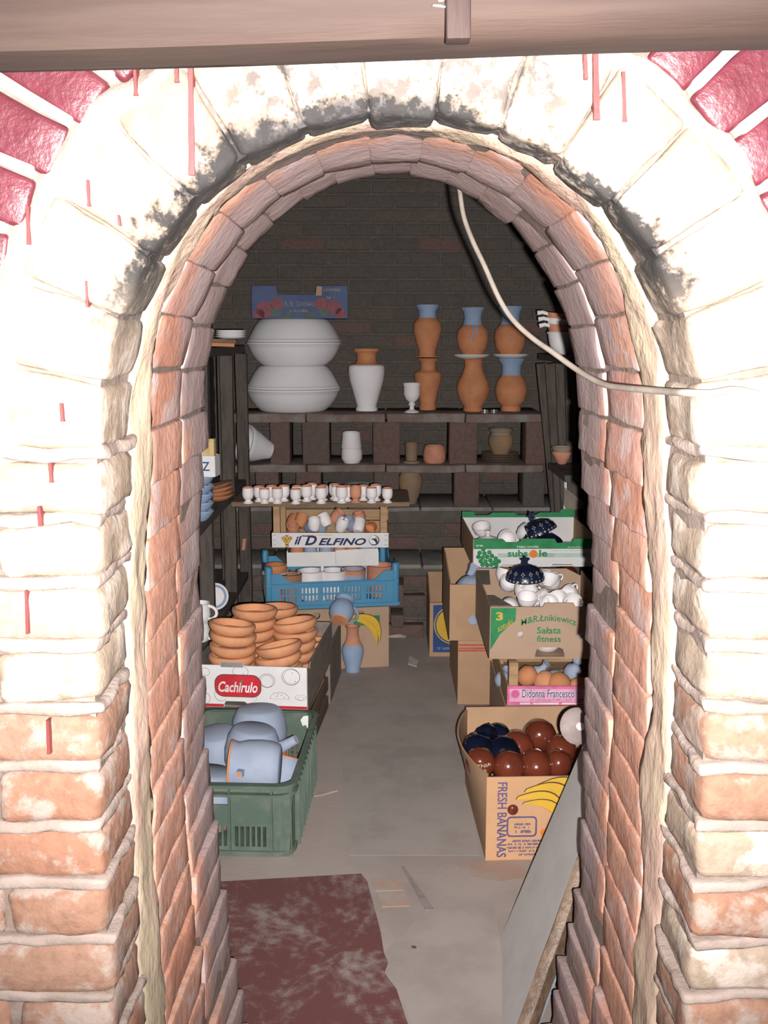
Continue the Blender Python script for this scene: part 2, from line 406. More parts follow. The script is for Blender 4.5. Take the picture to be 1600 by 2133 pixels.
# a brick pier against the back steps
for i in range(4):
    link('brick', bv2[i % 5], None, wb, (0.075+rnd.uniform(-.01,.01), 5.09, 0.033+i*0.0765), (0, 0, R(90) if i % 2 else 0))

# ---- the front wall with the arched doorway
def sm01(t): t = min(1.0, max(0.0, t)); return t*t*(3-2*t)
def deep(Y): return (Y-1.18)/0.7
def centre(Y): return 0.020-0.008*deep(Y)
def crown_shift(z): return 0.075*sm01((z-1.45)/0.26)      # the outer order gets shallower towards the crown
def spring_w(Y): return 0.345-0.010*deep(Y)
def halfw(z, Y, s):
    """half width of the passage at height z and depth Y, on side s (-1 left, 1 right)"""
    t = deep(Y); b = spring_w(Y)+0.016*sm01((1.37-z)/0.30)
    if s < 0: b -= t*0.062*max(0.0, (0.72-z)/0.57)**1.2
    else: b += t*0.020*sm01((1.37-z)/0.25) - t*0.056*max(0.0, (0.50-z)/0.35)**1.2
    return b
def rise(Y): return 0.368 + 0.045*(Y-1.18)/0.7
def arch_pt(s, Y, off=0.0):
    """s in 0..1 from the right foot over the crown to the left foot; returns point and outward normal in (x,z)"""
    pier = SPRING; rs = rise(Y); sw = spring_w(Y); arcL = math.pi*math.sqrt((sw**2+rs**2)/2); tot = 2*pier+arcL; d = s*tot
    if d < pier: z = d; p = Vector((halfw(z, Y, 1), z)); n_ = Vector((1, 0))
    elif d > pier+arcL: z = tot-d; p = Vector((-halfw(z, Y, -1), z)); n_ = Vector((-1, 0))
    else:
        a = math.pi*(d-pier)/arcL; p = Vector((sw*math.cos(a), SPRING+rs*math.sin(a)))
        n_ = Vector((math.cos(a)/sw, math.sin(a)/rs)).normalized()
    p = p + n_*off; return Vector((p.x+centre(Y), p.y)), n_
NS = 90; vv = []; ff = []
OUT = []
for i in range(NS+1):
    p, n_ = arch_pt(i/NS, 1.2)
    z = p.y
    if abs(n_.y) < 1e-6: OUT.append((1.5 if n_.x > 0 else -1.5, z))
    else:
        k = min((1.5-abs(p.x))/max(1e-6, abs(n_.x)), (2.7-z)/max(1e-6, n_.y)); OUT.append((p.x+n_.x*k, z+n_.y*k))
for i in range(NS+1):
    for Y in (1.192, 1.868):
        p, _ = arch_pt(i/NS, Y, 0.007); vv.append((p.x, Y, p.y))
    for Y in (1.192, 1.868): vv.append((OUT[i][0], Y, OUT[i][1]))
for i in range(NS):
    b = i*4; c = b+4
    ff += [(b,b+1,c+1,c), (b,c,c+2,b+2), (b+1,b+3,c+3,c+1), (b+2,c+2,c+3,b+3)]
wf = make('wall_front', MB().add(vv, ff), 'core_mortar', kind='structure', label='thick brick front wall with a narrow arched doorway')
seed = [0.0]
def front_brick(name, m, cx, cy, cz, sx, sy, sz, r=0.008, n=(4,4,2), amp=0.006, rot=(0,0,0), taper=0.0):
    seed[0] += 1.37
    return make(name, MB().rbox(sx, sy, sz, r, n, amp, seed[0], 16, taper=taper), m, wf, (cx, cy, cz), rot, smooth=60)
# outer order: piers course by course with proud mortar beds
CH = 0.0762
for s in (-1, 1):
    for k in range(18):
        z = 0.002+k*CH+0.031; xi = centre(1.2)+s*halfw(z, 1.25, s)+s*rnd.uniform(-0.003, 0.004)
        L = 0.25 if k % 2 else 0.122
        m = 'front_brick_lit' if rnd.random() < 0.08+0.92*sm01((z-0.80)/0.45) else 'front_brick'  # brightened brick colour likelier higher up, standing in for stronger light
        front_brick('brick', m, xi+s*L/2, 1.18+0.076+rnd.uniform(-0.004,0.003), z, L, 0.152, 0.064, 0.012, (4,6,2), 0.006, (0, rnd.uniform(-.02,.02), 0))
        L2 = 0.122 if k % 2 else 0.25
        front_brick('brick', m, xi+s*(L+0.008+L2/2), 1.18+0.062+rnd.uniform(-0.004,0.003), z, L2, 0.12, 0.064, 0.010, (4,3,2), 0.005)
        if k % 2: pass
        bx0 = 0.50
        front_brick('mortar_joint', 'front_mortar', xi+s*(bx0/2-0.002), 1.1785+0.079, z+0.0385, bx0, 0.157, 0.0155, 0.005, (16,10,2), 0.0085, (0, rnd.uniform(-.012,.012), 0))
# outer order: voussoirs
def voussoirs(N, ya, yb, thick, m, name, jit, off=0.0, gap=0.86, n=(2,4,3), amp=0.005, parent=wf, r=0.008, move=(0, 0)):
    y0, y1 = ya, yb
    ym = (y0+y1)/2; L = math.pi*math.sqrt((spring_w(ym)**2+rise(ym)**2)/2); s0 = SPRING/(2*SPRING+L)
    for i in range(N):
        s = s0+(1-2*s0)*(i+0.5)/N
        sh = crown_shift(arch_pt(s, ym)[0].y); y0 = ya-sh*move[0]; y1 = yb-sh*move[1]
        p, nn = arch_pt(s, (y0+y1)/2, off+rnd.uniform(-jit, jit)); wdt = L/N*gap
        outw = (0.342+thick)/0.342; mid = p+nn*thick/2
        wmid = wdt*(1+outw)/2; tp = (outw-1)/(outw+1)
        a = math.atan2(nn.x, nn.y)
        mm = m(i) if callable(m) else m
        front_brick(name, mm, mid.x, (y0+y1)/2+rnd.uniform(-0.004, 0.003), mid.y, wmid, y1-y0, thick, r, n, amp, (0, a, 0), tp)
voussoirs(15, 1.18, 1.33, 0.120, 'front_brick_lit', 'voussoir', 0.004, gap=0.95, n=(3,5,4), move=(0, 1))
# red painted outer ring with white painted joints
def ring_pt(a, r): return XC+(r)*math.sin(a), SPRING+0.02+(r*1.04)*math.cos(a)
NR = 27; A0 = R(104)
for i in range(NR):
    a = -A0+2*A0*(i+0.5)/NR
    if abs(a) > R(76): continue
    rr = 0.472+0.125; x, z = ring_pt(a, rr); tilt = a - (R(9) if a < -0.3 else 0) - (R(-2) if a > 0.3 else 0)
    wdt = 2*A0/NR*rr-0.016
    front_brick('painted_brick', 'red_painted', x, 1.18+0.06, z, wdt, 0.125, 0.255, 0.006, (3,2,7), 0.003, (0, tilt, 0), 0.13)
    x2, z2 = ring_pt(a, rr+0.262)
    front_brick('painted_brick', 'red_painted', x2, 1.18+0.06, z2, wdt*1.42, 0.125, 0.25, 0.006, (3,2,6), 0.003, (0, tilt, 0), 0.1)
    aj = a+A0/NR; xj, zj = ring_pt(aj, rr+0.01); tj = aj - (R(9) if aj < -0.3 else 0) - (R(-2) if aj > 0.3 else 0)
    front_brick('painted_joint', 'white_paint', xj, 1.1725+0.05, zj, 0.0125, 0.10, 0.262+rnd.uniform(-.03,.01), 0.003, (1,1,5), 0.002, (0, tj, 0))
# mortar skin between voussoirs and the red ring
vv = []; ff = []; NA = 60
for i in range(NA+1):
    a = -R(98)+R(196)*i/NA
    for (r_, dy) in ((0.435, 0.012), (0.447, -0.001), (0.462, -0.005), (0.476, -0.002), (0.486, 0.012)):
        q = noise.noise(Vector((a*7, r_*30, 3)))*0.022
        x, z = ring_pt(a, r_+q); vv.append((x, 1.181+dy+noise.noise(Vector((a*22, r_*60, 8)))*0.004, z))
for i in range(NA):
    for j in range(4): b = i*5+j; ff.append((b, b+5, b+6, b+1))
make('mortar_band', MB().add(vv, ff), 'front_mortar', wf, smooth=60)
# clay seam between the two orders
vv = []; ff = []; NL = 260; prof = ((1.31, 0.03), (1.322, 0.004), (1.335, -0.001), (1.352, -0.003), (1.372, -0.004), (1.392, -0.004), (1.412, -0.002), (1.428, 0.001), (1.44, 0.03))
for i in range(NL+1):
    for j, (Y, off) in enumerate(prof):
        q = Vector((i*0.075, j*0.42, 1.0)); e = 0 < j < len(prof)-1
        o_ = off + (noise.noise(q*1.0)*0.006 + noise.noise(q*3.3)*0.006 + noise.noise(q*7.1)*0.003 if e else 0)
        wob = noise.noise(Vector((i*0.075*1.3, 5.0 if Y < 1.37 else 11.0, 2)))*0.035 + noise.noise(Vector((i*0.075*4.0, 7.0 if Y < 1.37 else 13.0, 2)))*0.014
        if Y < 1.37: wob = max(0.0, wob)
        p, _ = arch_pt(i/NL, Y, o_); Yj = Y + wob*abs(Y-1.37)/0.06 - crown_shift(p.y); vv.append((p.x, Yj, p.y))
m_ = len(prof)
for i in range(NL):
    for j in range(m_-1): b = i*m_+j; ff.append((b, b+1, b+1+m_, b+m_))
make('clay_seam', MB().add(vv, ff), 'clay_seam', wf, smooth=70)
# inner orders: lining bricks
for (y0, y1, m, jit, inn) in ((1.432, 1.66, 'lining_brick', 0.003, 0.0), (1.663, 1.888, 'lining_brick', 0.0042, 0.0025)):
    for s in (-1, 1):
        ch = 0.0762 if y0 < 1.5 else 0.0712; nk = round(SPRING/ch); ch = SPRING/nk
        for k in range(nk):
            z = 0.002+k*ch+ch*0.46; ym = (y0+y1)/2; xi = centre(ym)+s*(halfw(z, ym, s)+inn)+s*rnd.uniform(-jit, jit); yaw = s*math.atan2(halfw(z, y1, s)-halfw(z, y0, s)+s*(centre(y1)-centre(y0)), y1-y0)
            if y0 > 1.5: xi -= s*0.002*(k % 2)
            front_brick('brick', m, xi+s*0.06, (y0+y1)/2+rnd.uniform(-0.004,0.004), z, 0.12, y1-y0-0.002, ch-0.001, 0.004, (3,6,3), 0.0045, (0, rnd.uniform(-.012,.012)-s*0.010, -yaw))
    voussoirs(15 if y0 < 1.5 else 17, y0, y1, 0.12, m, 'voussoir', jit*0.7, inn, 1.0, (3,5,2), 0.0045, r=0.004, move=((1, 0.3) if y0 < 1.5 else (0.3, 0)))
# runs of red paint down the front of the arch
for (u, v0, v1, w_) in ((366, 112, 172, 9), (397, 108, 365, 12), (281, 140, 200, 8), (183, 375, 430, 6), (247, 448, 470, 5), (1218, 105, 165, 8), (1240, 90, 250, 13),
                        (1298, 150, 255, 9), (58, 430, 510, 8), (180, 585, 640, 5), (128, 840, 878, 7), (105, 965, 1005, 8), (82, 1055, 1095, 8), (100, 1500, 1570, 7), (55, 1230, 1320, 6)):
    a, b = atY(u, v0, 1.176), atY(u+3, v1, 1.176); ww = w_*0.00027
    mbd = MB(); pts = 6; L_ = []
    for i in range(pts+1):
        t_ = i/pts; c = a.lerp(b, t_); ws = ww*(0.75+0.45*abs(noise.noise(Vector((u, i*0.9, 0))))+0.2*(i == pts)); L_.append((c, ws))
    poly = [(c.x-ws, c.z) for c, ws in L_] + [(c.x+ws, c.z) for c, ws in reversed(L_)]
    make('paint_drip', mbd.prism(poly, 1.1735, 1.19), 'red_drip', wf)

# ------------------------------------------------------------------ wooden beam across the top, cable
bl, br = atY(-60, 112, 0.96), atY(1660, 60, 0.96)
mid = (bl+br)/2; ang = math.atan2(br.z-bl.z, br.x-bl.x)
bt = empty('wooden_beam', (mid.x, 1.01, mid.z), (0, -ang, 0), label='weathered brown timber beam spanning above the brick arch', cat='beam')
bm_ = MB(); NB = 26; prof = []
for i in range(13):
    a = -math.pi/2 + math.pi*2*i/12
    prof.append((0.055*(abs(math.cos(a))**0.5)*math.copysign(1, math.cos(a)), 0.07+0.07*(abs(math.sin(a))**0.55)*math.copysign(1, math.sin(a))))
prof = prof[:-1]; vv = []; ff = []; n_ = len(prof)
for i in range(NB+1):
    x = -1.0+2.0*i/NB
    for (y, z) in prof:
        q = noise.noise(Vector((x*2.2, y*9, z*9)))*0.004; vv.append((x, y+q, z+q))
for i in range(NB):
    for j in range(n_): ff.append((i*n_+j, i*n_+(j+1) % n_, (i+1)*n_+(j+1) % n_, (i+1)*n_+j))
ff += [tuple(range(n_)), tuple(NB*n_+j for j in reversed(range(n_)))]
make('timber', bm_.add(vv, ff), 'beam_wood', bt, smooth=45)
c = atY(955, 45, 0.94)
make('batten', MB().rbox(0.021, 0.022, 0.15, 0.002, (1,1,4), 0.001, 4), 'batten_wood', bt, (c.x-mid.x, 0.944-1.01, 0.068), smooth=40)
make('paint_smear', MB().rbox(0.006, 0.006, 0.052, 0.002, (1,1,4), 0.002, 9), 'white_paint', bt, (c.x-mid.x-0.0138, 0.953-1.01, 0.055), smooth=40)
make('nail', MB().tube([(0,0,0), (-0.011, -0.002, 0.001)], 0.0011, 6), 'tin', bt, (c.x-mid.x-0.010, 0.951-1.01, 0.024))

pts = [(958,398,1.90),(966,450,1.86),(984,500,1.82),(1010,555,1.78),(1040,622,1.73),(1070,668,1.69),(1110,705,1.65),(1150,733,1.60),(1190,762,1.55),(1225,785,1.49),(1262,802,1.425),(1300,808,1.36),
       (1345,812,1.29),(1392,816,1.225),(1428,818,1.17),(1480,819,1.163),(1530,812,1.162),(1580,822,1.163)]
P = [atY(*p) for p in pts]
SM = []
for i in range(len(P)-1):
    p0, p1, p2, p3 = P[max(0,i-1)], P[i], P[i+1], P[min(len(P)-1,i+2)]
    for k in range(5):
        t = k/5; SM.append(0.5*((2*p1)+(p2-p0)*t+(2*p0-5*p1+4*p2-p3)*t*t+(3*p1-p0-3*p2+p3)*t**3))
SM.append(P[-1])
SM = [Vector((SM[0].x-0.02, SM[0].y+0.02, SM[0].z+0.12))]+SM
make('electric_cable', MB().tube(SM, 0.0043, 8), 'cable', smooth=60, label='beige electric cable hanging through the arched doorway', cat='cable')

def scribble(parent, x0, x1, z0, z1, y, m, name='small_print'):
    """a row of print too small to read: uneven upright dashes"""
    m_ = MB(); x = x0; k = 0; h = z1-z0; q = random.Random(int(abs(x0*7919+z0*104729)*100))
    while x < x1:
        wd = h*q.uniform(0.16, 0.5)
        if q.random() > 0.14: m_.prism(rect(x, min(x1, x+wd), z0+h*q.choice((0, 0, 0.3)), z1-h*q.choice((0, 0, 0.25))), y-0.0012, y-0.0002)
        x += wd+h*0.14
    return make(name, m_, m, parent)
# ------------------------------------------------------------------ builders for pots, cartons, crates
def pot(name, loc, parts, rot=(0,0,0), n=28, extra=(), **pr):
    """parts: (part name, profile, material); extra: (part name, MB, material). One part -> one mesh, else an Empty with parts"""
    if len(parts) == 1 and not extra:
        return make(name, MB().lathe(parts[0][1], n), parts[0][2], None, loc, rot, smooth=50, **pr)
    e = empty(name, loc, rot, **pr)
    for nm, p, m in parts: make(nm, MB().lathe(p, n), m, e, smooth=50)
    for nm, m_, m in extra: make(nm, m_, m, e, smooth=60)
    return e
def sc(prof, k): return [(r*k, z*k) for r, z in prof]
def wall_in(prof, t, floor_=None):
    """close an open vessel: outer profile (bottom to rim), then back down inside"""
    inner = [(max(r-t, 0.001), z) for r, z in reversed(prof) if z > (floor_ if floor_ is not None else prof[0][1]+t)]
    return [(0, prof[0][1])]+prof+inner+[(0, (floor_ if floor_ is not None else prof[0][1]+t))]
def handle(r0, z0, z1, out, rad, ang=0.0, n=10):
    pts = []
    for i in range(n+1):
        t = math.pi*i/n; x = r0-0.003+out*math.sin(t); z = z1+(z0-z1)*(1-math.cos(t))/2
        pts.append((x*math.cos(ang), x*math.sin(ang), z))
    return MB().tube(pts, rad, 7)
def star_knob(r, t, cz):
    poly = []
    for i in range(10):
        a = R(90+36*i); q = r if i % 2 == 0 else r*0.5; poly.append((q*math.cos(a), cz+q*math.sin(a)))
    m_ = MB().prism(poly, -t, t); m_.lathe([(r*0.35, cz-r*1.5), (r*0.3, cz-r*0.6), (r*0.4, cz)], 10); return m_

def panel(parent, name, polys, t, m, loc, rz=0.0, rx=0.0):
    return link(name, sheet_mesh(polys, t), m, parent, loc, (rx, 0, rz))
def carton(name, loc, rz, W, D, H, m='cardboard', front=None, back=None, side=None, holes=(), side_holes=(), t=0.005, bottom=0.0, **pr):
    """open cardboard box: origin under the middle, front towards -Y. profiles are polygons in (x, z)"""
    e = empty(name, loc, (0,0,rz), **pr)
    F = front or rect(-W/2, W/2, 0, H); B = back or rect(-W/2, W/2, 0, H); S = side or rect(-D/2, D/2, 0, H)
    panel(e, 'front_panel', [F]+list(holes), t, m, (0, -D/2, 0)); panel(e, 'back_panel', [B], t, m, (0, D/2, 0))
    for s in (-1, 1): panel(e, 'side_panel', [S]+list(side_holes), t, m, (s*W/2, 0, 0), R(90))
    make('bottom_panel', MB().box(-W/2+t, W/2-t, -D/2+t, D/2-t, bottom, bottom+t), m, e)
    return e
def notch_top(W, H, n0, n1, dip, z0=0.0, ch=0.0):
    """front edge with a dip between n0 and n1"""
    return [(-W/2, z0), (W/2, z0), (W/2, H), (n1+ch, H), (n1, H-dip), (n0, H-dip), (n0-ch, H), (-W/2, H)]
def wood_crate(name, loc, rz, W, D, H, slats, m='crate_wood', post=0.03, pth=0.006, **pr):
    """fruit crate: four corner posts and thin boards; slats = ((z0, z1), ...)"""
    e = empty(name, loc, (0,0,rz), **pr)
    for sx in (-1, 1):
        for sy in (-1, 1):
            make('corner_post', MB().rbox(post, post, H, 0.002, (1,1,1), 0), m, e, (sx*(W/2-post/2-pth), sy*(D/2-post/2-pth), H/2))
    for (z0, z1) in slats:
        for sy in (-1, 1): make('slat', MB().rbox(W, pth, z1-z0, 0.001), m, e, (0, sy*(D/2-pth/2), (z0+z1)/2))
        for sx in (-1, 1): make('slat', MB().rbox(pth, D-2*pth-0.001, z1-z0, 0.001), m, e, (sx*(W/2-pth/2), 0, (z0+z1)/2))
    nb = 4; bw = (D-2*pth)/nb
    for i in range(nb): make('base_board', MB().rbox(W-2*pth-0.002, bw-0.012, 0.005, 0.001), m, e, (0, -D/2+pth+bw*(i+0.5), 0.005))
    return e

# ------------------------------------------------------------------ brick and slab shelves against the back wall
TOPZ, MIDZ, LEDZ = 1.10, 0.83, 0.60
def slab_shelf(z, t, n_, x0, x1, y0, y1, label):
    e = empty('kiln_shelf', ((x0+x1)/2, (y0+y1)/2, z-t), label=label, cat='shelf')
    wd = (x1-x0)/n_
    for i in range(n_):
        make('slab', MB().rbox(wd-0.006, y1-y0, t, 0.005, (5,2,1), 0.006, z*7+i*2.1, 12), 'shelf_slab', e, (-(x1-x0)/2+wd*(i+0.5), rnd.uniform(-.012,.012), t/2), smooth=50)
slab_shelf(TOPZ, 0.045, 4, -0.83, 0.85, 5.45, 5.945, 'upper clay slab shelf carrying the terracotta vases')
slab_shelf(MIDZ, 0.04, 4, -0.83, 0.85, 5.45, 5.945, 'middle clay slab shelf below the terracotta vases')
def pier(u, v0, z0, z1, wpx, upper, lab=''):
    c = atY(u, v0, 5.56)
    make('standing_brick', MB().rbox(wpx*0.00265, 0.22, z1-z0-0.001, 0.006, (2,2,3), 0.0035, u*0.37, 14), 'red_old_brick' if rnd.random() < .6 else 'sooty_brick', None, (c.x, 5.59, (z0+z1)/2+0.0005), smooth=50,
         label=lab, cat='brick', group=('bricks holding the upper shelf' if upper else 'bricks holding the middle shelf'))
for u, w_, lb_ in ((586, 40, 'beside the mouth of the fallen bowl'), (660, 54, 'left free between fallen bowl and tumblers'), (805, 54, 'between the tumblers and the candle holder'), (963, 56, 'between the pinkish pot and the ochre jar'), (1112, 40, 'at the shelf end past the ochre jar')):
    pier(u, 915, MIDZ, TOPZ-0.045, w_, True, 'dark brick standing on end '+lb_)
for u, w_, lb_ in ((560, 46, 'at the far end of the egg cup row'), (645, 50, 'behind the middle of the egg cup row'), (805, 50, 'between the white plates and the lidded jar'), (970, 50, 'past the lidded jar'), (1108, 44, 'at the end by the leaning planks')):
    pier(u, 1010, LEDZ, MIDZ-0.04, w_, False, 'sooty brick on the ledge '+lb_)

# ------------------------------------------------------------------ pots on the upper shelf
K = 0.00265
def on(u, Y, z):
    d = ray(u, 900); p = atY(u, 900, Y)
    zc = Y*math.cos(PITCH)+(EYE-z)*math.sin(PITCH)
    return Vector(((u-800)/FPX*zc, Y, z))
# four big white bowls, two with their mouths down
bp = [(62,0),(68,3),(78,12),(86,23),(91.5,34),(94,41),(97,43),(97,46.5),(93,47)]
bo = [(66,0),(71,3),(79,13),(86,25),(92,37),(94,41),(96,42),(96,45.5),(93,46)]
z = TOPZ
for i, (lab, prf, hgt, inv) in enumerate((('big white clay bowl standing lowest on the shelf', bp, 46, False), ('big white clay bowl turned over on the lowest bowl', bo, 45, True),
                                          ('big white clay bowl standing on the overturned bowl', bp, 47, False), ('big white clay bowl turned over under the strawberry carton', bo, 44, True))):
    p = on(613 if i > 1 else 611, 5.68, z); prof = wall_in(sc(prf, K), 0.012)
    h = max(q[1] for q in prof)
    o = make('clay_bowl', MB().lathe(prof, 48), 'white_clay', None, (p.x, 5.68, z+(h if inv else 0)), (R(180) if inv else 0, 0, 0), smooth=40, label=lab, cat='bowl', group='stack of big white bowls')
    z += h+0.0005
STZ = z
# strawberry carton
Wc, Hc = 0.50, 0.168; p = on(623, 5.60, STZ)
e = carton('strawberry_carton', (p.x+0.005, 5.70, STZ+0.001), R(1.5), Wc, 0.30, Hc, 'carton_blue', front=notch_top(Wc, Hc, -0.118, 0.082, 0.045, ch=0.006), back=rect(-Wc/2, Wc/2, 0, 0.115), side=rect(-.15,.15,0,0.125),
           label='blue fruit carton printed with strawberries on top of the white bowls', cat='carton')
yf = -0.15-0.0026
for (cx, cz, r_) in ((-0.185,0.045,0.045), (-0.12,0.075,0.034), (0.115,0.075,0.034), (0.18,0.055,0.04), (-0.215,0.02,0.03), (0.215,0.025,0.03)):
    decal(e, 'strawberry_print', [(x, max(0.002, zz)) for x, zz in circ(cx, cz, r_, 18, r_*0.95)], 'berry_red', yf)
for (cx, cz, r_) in ((-0.13,0.03,0.028), (-0.06,0.012,0.03), (0.125,0.032,0.028), (0.05,0.012,0.028)):
    decal(e, 'leaf_print', [(x, max(0.002, zz)) for x, zz in circ(cx, cz, r_, 12, r_*0.8)], 'leaf_grey', yf-0.0008)
text(e, 'A. K. DANAS', -0.085, 0.08, 0.062, 0.088, yf-0.001, 'print_grey', bold=0.01)
scribble(e, -0.055, 0.045, 0.032, 0.046, yf-0.001, 'print_grey')
decal(e, 'torn_patch', [(0.085,0.118),(0.115,0.118),(0.118,0.164),(0.09,0.166)], 'cardboard', yf)
scribble(e, 0.125, 0.215, 0.14, 0.155, yf-0.001, 'print_grey')
scribble(e, 0.14, 0.185, 0.10, 0.115, yf-0.001, 'print_grey')

def shelf_pot(name, u, Y, z, parts, k=K, **kw):
    p = on(u, Y, z); return pot(name, p, [(nm, sc(q, k), m) for nm, q, m in parts], **kw)
GV = 'vases on the upper shelf'
shelf_pot('vase', 764, 5.70, TOPZ, [('body', [(0,0),(22,0),(23,4),(20,10),(26,30),(35,62),(37.5,80),(37,90),(35,93.5),(30,95)], 'white_clay'),
          ('neck', [(36,93),(24,97),(20,104),(20,113),(22,119),(27,122),(27.5,127),(24,127),(17,118),(17,100),(0,98)], 'terracotta')], label='white slipped vase with a bare orange neck beside the bowls', cat='vase')
shelf_pot('goblet', 858, 5.56, TOPZ, [('cup', [(0,0),(15,0),(15,2.5),(5,7),(4.5,13),(8,17),(5,21),(13,28),(17,38),(17,54),(19.5,61),(18,61),(15,53),(15,38),(0,30)], 'bisque_white')], k=0.00258, label='small white goblet on a stem at the shelf edge', cat='goblet')
va = shelf_pot('vase', 891, 5.78, TOPZ, [('body', [(0,0),(17,0),(18,5),(16.5,14),(22,40),(28,62),(29,75),(26,79),(18,81.5),(16,86),(16,99),(24,107),(22,107),(14,99),(14,86),(0,84)], 'terracotta')], label='bare terracotta vase with a square shoulder, lower of its pair', cat='vase', group=GV)
z1 = TOPZ+107*K
shelf_pot('saucer', 891, 5.78, z1, [('dish', [(0,0),(14,0),(30,3),(30,4.5),(14,2.5),(0,2)], 'terracotta')], label='thin terracotta saucer between the square shouldered vase and another', cat='saucer')
z1 += 2.6*K
shelf_pot('vase', 890, 5.78, z1, [('body', [(0,0),(17.5,0),(18.5,5),(18,13),(24,31),(30,54),(29.5,68),(24,76),(20,80)], 'terracotta'), ('collar', [(20.3,79),(18.5,84),(18.5,95),(24,103),(25,106.5),(22,106),(16,95),(16,80),(0,60)], 'blue_slip')],
          label='slender terracotta vase with a pale blue collar, on a thin saucer', cat='vase', group=GV)
shelf_pot('vase', 985, 5.66, TOPZ, [('body', [(0,0),(19,0),(20,4),(18.5,10),(29,26),(34,45),(31.5,60),(23,76),(18,92),(19,104),(23,107),(20,107),(15,92),(0,60)], 'terracotta')], label='bare terracotta vase with a long neck under a white saucer', cat='vase', group=GV)
z2 = TOPZ+107*K
sp = [(0,0),(20,0),(34,5),(37,8),(36,9),(20,2.5),(0,2)]
shelf_pot('saucer', 982, 5.66, z2, [('dish', sp, 'white_clay')], label='white saucer on the long necked vase', cat='saucer')
dz = 2.6*K
drip = MB()
pr_ = [(0,0),(19,0),(20,5),(28,18),(33,38),(30.5,54),(24,62),(21,65)]
pts = []
for (r_, zz) in ((22,64),(26,60),(30.8,54),(32.6,46),(33.4,38),(33.2,32)): pts.append((0.0, -r_*K, zz*K))
drip.tube([(-0.003,p[1],p[2]) for p in pts], [0.007,0.006,0.005,0.0045,0.005,0.004], 6); drip.tube([(0.016,p[1]*0.97+0.001,p[2]) for p in pts[:4]], [0.006,0.005,0.004,0.003], 6)
p = on(984, 5.66, z2+dz)
pot('vase', p, [('body', sc(pr_, K), 'terracotta'), ('collar', sc([(21.5,63),(19,70),(17.5,80),(19.5,91),(25.5,100),(23,100),(16,90),(16,66),(0,60)], K), 'blue_slip')], extra=[('glaze_drip', drip, 'blue_slip')],
    label='round terracotta vase with blue glaze dripping from its collar', cat='vase', group=GV)
shelf_pot('vase', 1064, 5.68, TOPZ, [('body', [(0,0),(20,0),(21,4),(19.5,10),(29,22),(34,43),(30,60),(22,72),(20.5,74)], 'terracotta'), ('collar', [(21,73),(19.5,80),(20,93),(27,104),(29,108),(25,107),(17,92),(17,74),(0,60)], 'blue_slip')],
          label='round terracotta vase with a pale blue collar under a white saucer', cat='vase', group=GV)
z3 = TOPZ+107.5*K
shelf_pot('saucer', 1064, 5.68, z3, [('dish', sp, 'white_clay')], label='white saucer on the blue collared round vase', cat='saucer')
shelf_pot('vase', 1062, 5.68, z3+dz, [('body', [(0,0),(19,0),(20,5),(29,18),(33,38),(31,54),(24,63),(21,66)], 'terracotta'), ('collar', [(21.5,65),(19,72),(18.5,82),(21,92),(26,102),(23,102),(17,90),(16,66),(0,60)], 'blue_slip')],
          label='round terracotta vase with a clean blue collar, upper one near the planks', cat='vase', group=GV)
for u in (1010, 1029):
    shelf_pot('tealight', u, 5.52, TOPZ, [('cup', [(0,0),(7,0),(7.5,6),(6.5,6.5),(6.5,4),(0,4)], 'tin')], k=0.0026, label='small silver tealight cup between the round vases', cat='candle cup', group='tealights on the upper shelf')

# ------------------------------------------------------------------ pots on the middle shelf and the ledge
bwl = wall_in([(r*K*1.08, z_*K*1.08) for r, z_ in ((16,0),(17,4),(22,16),(28,30),(33,44),(36,50),(36,53))], 0.008)
p = on(541, 5.50, MIDZ)
make('flared_bowl', MB().lathe(bwl, 32), 'white_clay', None, (p.x+0.055, 5.50, MIDZ+0.072), (R(12), R(-72), R(18)), smooth=45, label='white flared bowl lying on its side by the shelf end', cat='bowl')
tb = [(0,0),(15,0),(17,3),(21,9),(21.5,22),(20,30),(0,30)]
tt = [(0,0),(20,0),(21,3),(19,20),(18,33),(16,33),(16,4),(0,4)]
shelf_pot('tumbler', 733, 5.55, MIDZ, [('body', tb, 'bisque_white')], label='squat cream tumbler under another tumbler', cat='cup')
shelf_pot('tumbler', 732, 5.55, MIDZ+30.2*K, [('body', tt, 'bisque_white')], label='tall cream tumbler standing on a squat one', cat='cup')
shelf_pot('candle_holder', 857, 5.56, MIDZ, [('dish', [(0,0),(17,0),(18,3),(12,5),(0,6)], 'grey_clay'), ('cup', [(0,5),(11,5),(12,12),(13,38),(15,40),(13,40),(11,30),(0,28)], 'ochre_clay')], label='ochre cup fixed on a small saucer, holder for a candle', cat='candle holder')
shelf_pot('terracotta_pot', 905, 5.56, MIDZ, [('body', [(0,0),(19,0),(22,4),(23.5,14),(22,26),(20,33),(21,35),(18,35),(18,20),(0,14)], 'terracotta_pink')], label='small pinkish terracotta pot on the middle shelf', cat='pot')
zz = MIDZ
for i in range(4):
    shelf_pot('plate', 1042, 5.62, zz, [('dish', [(0,0),(22,0),(38,5),(40,6.2),(38,6.6),(22,2.6),(0,2.4)], 'grey_clay' if i % 2 else 'ochre_clay')], k=0.0026, n=32, label=('lowest', 'second lowest', 'third lowest', 'top')[i]+' dusty brown plate in the pile beneath the ochre jar', cat='plate', group='stack of dusty plates')
    zz += 4.3*0.0026
shelf_pot('jar', 1043, 5.62, zz-0.001, [('body', [(0,0),(17,0),(19,4),(25,18),(26.5,30),(24,38),(21,41)], 'ochre_clay'), ('rim', [(22,40),(21,44),(25,49),(26,52),(22,51),(18,44),(0,36)], 'grey_clay')], k=0.0026, label='ochre jar with a grey rim standing on the plates', cat='jar')
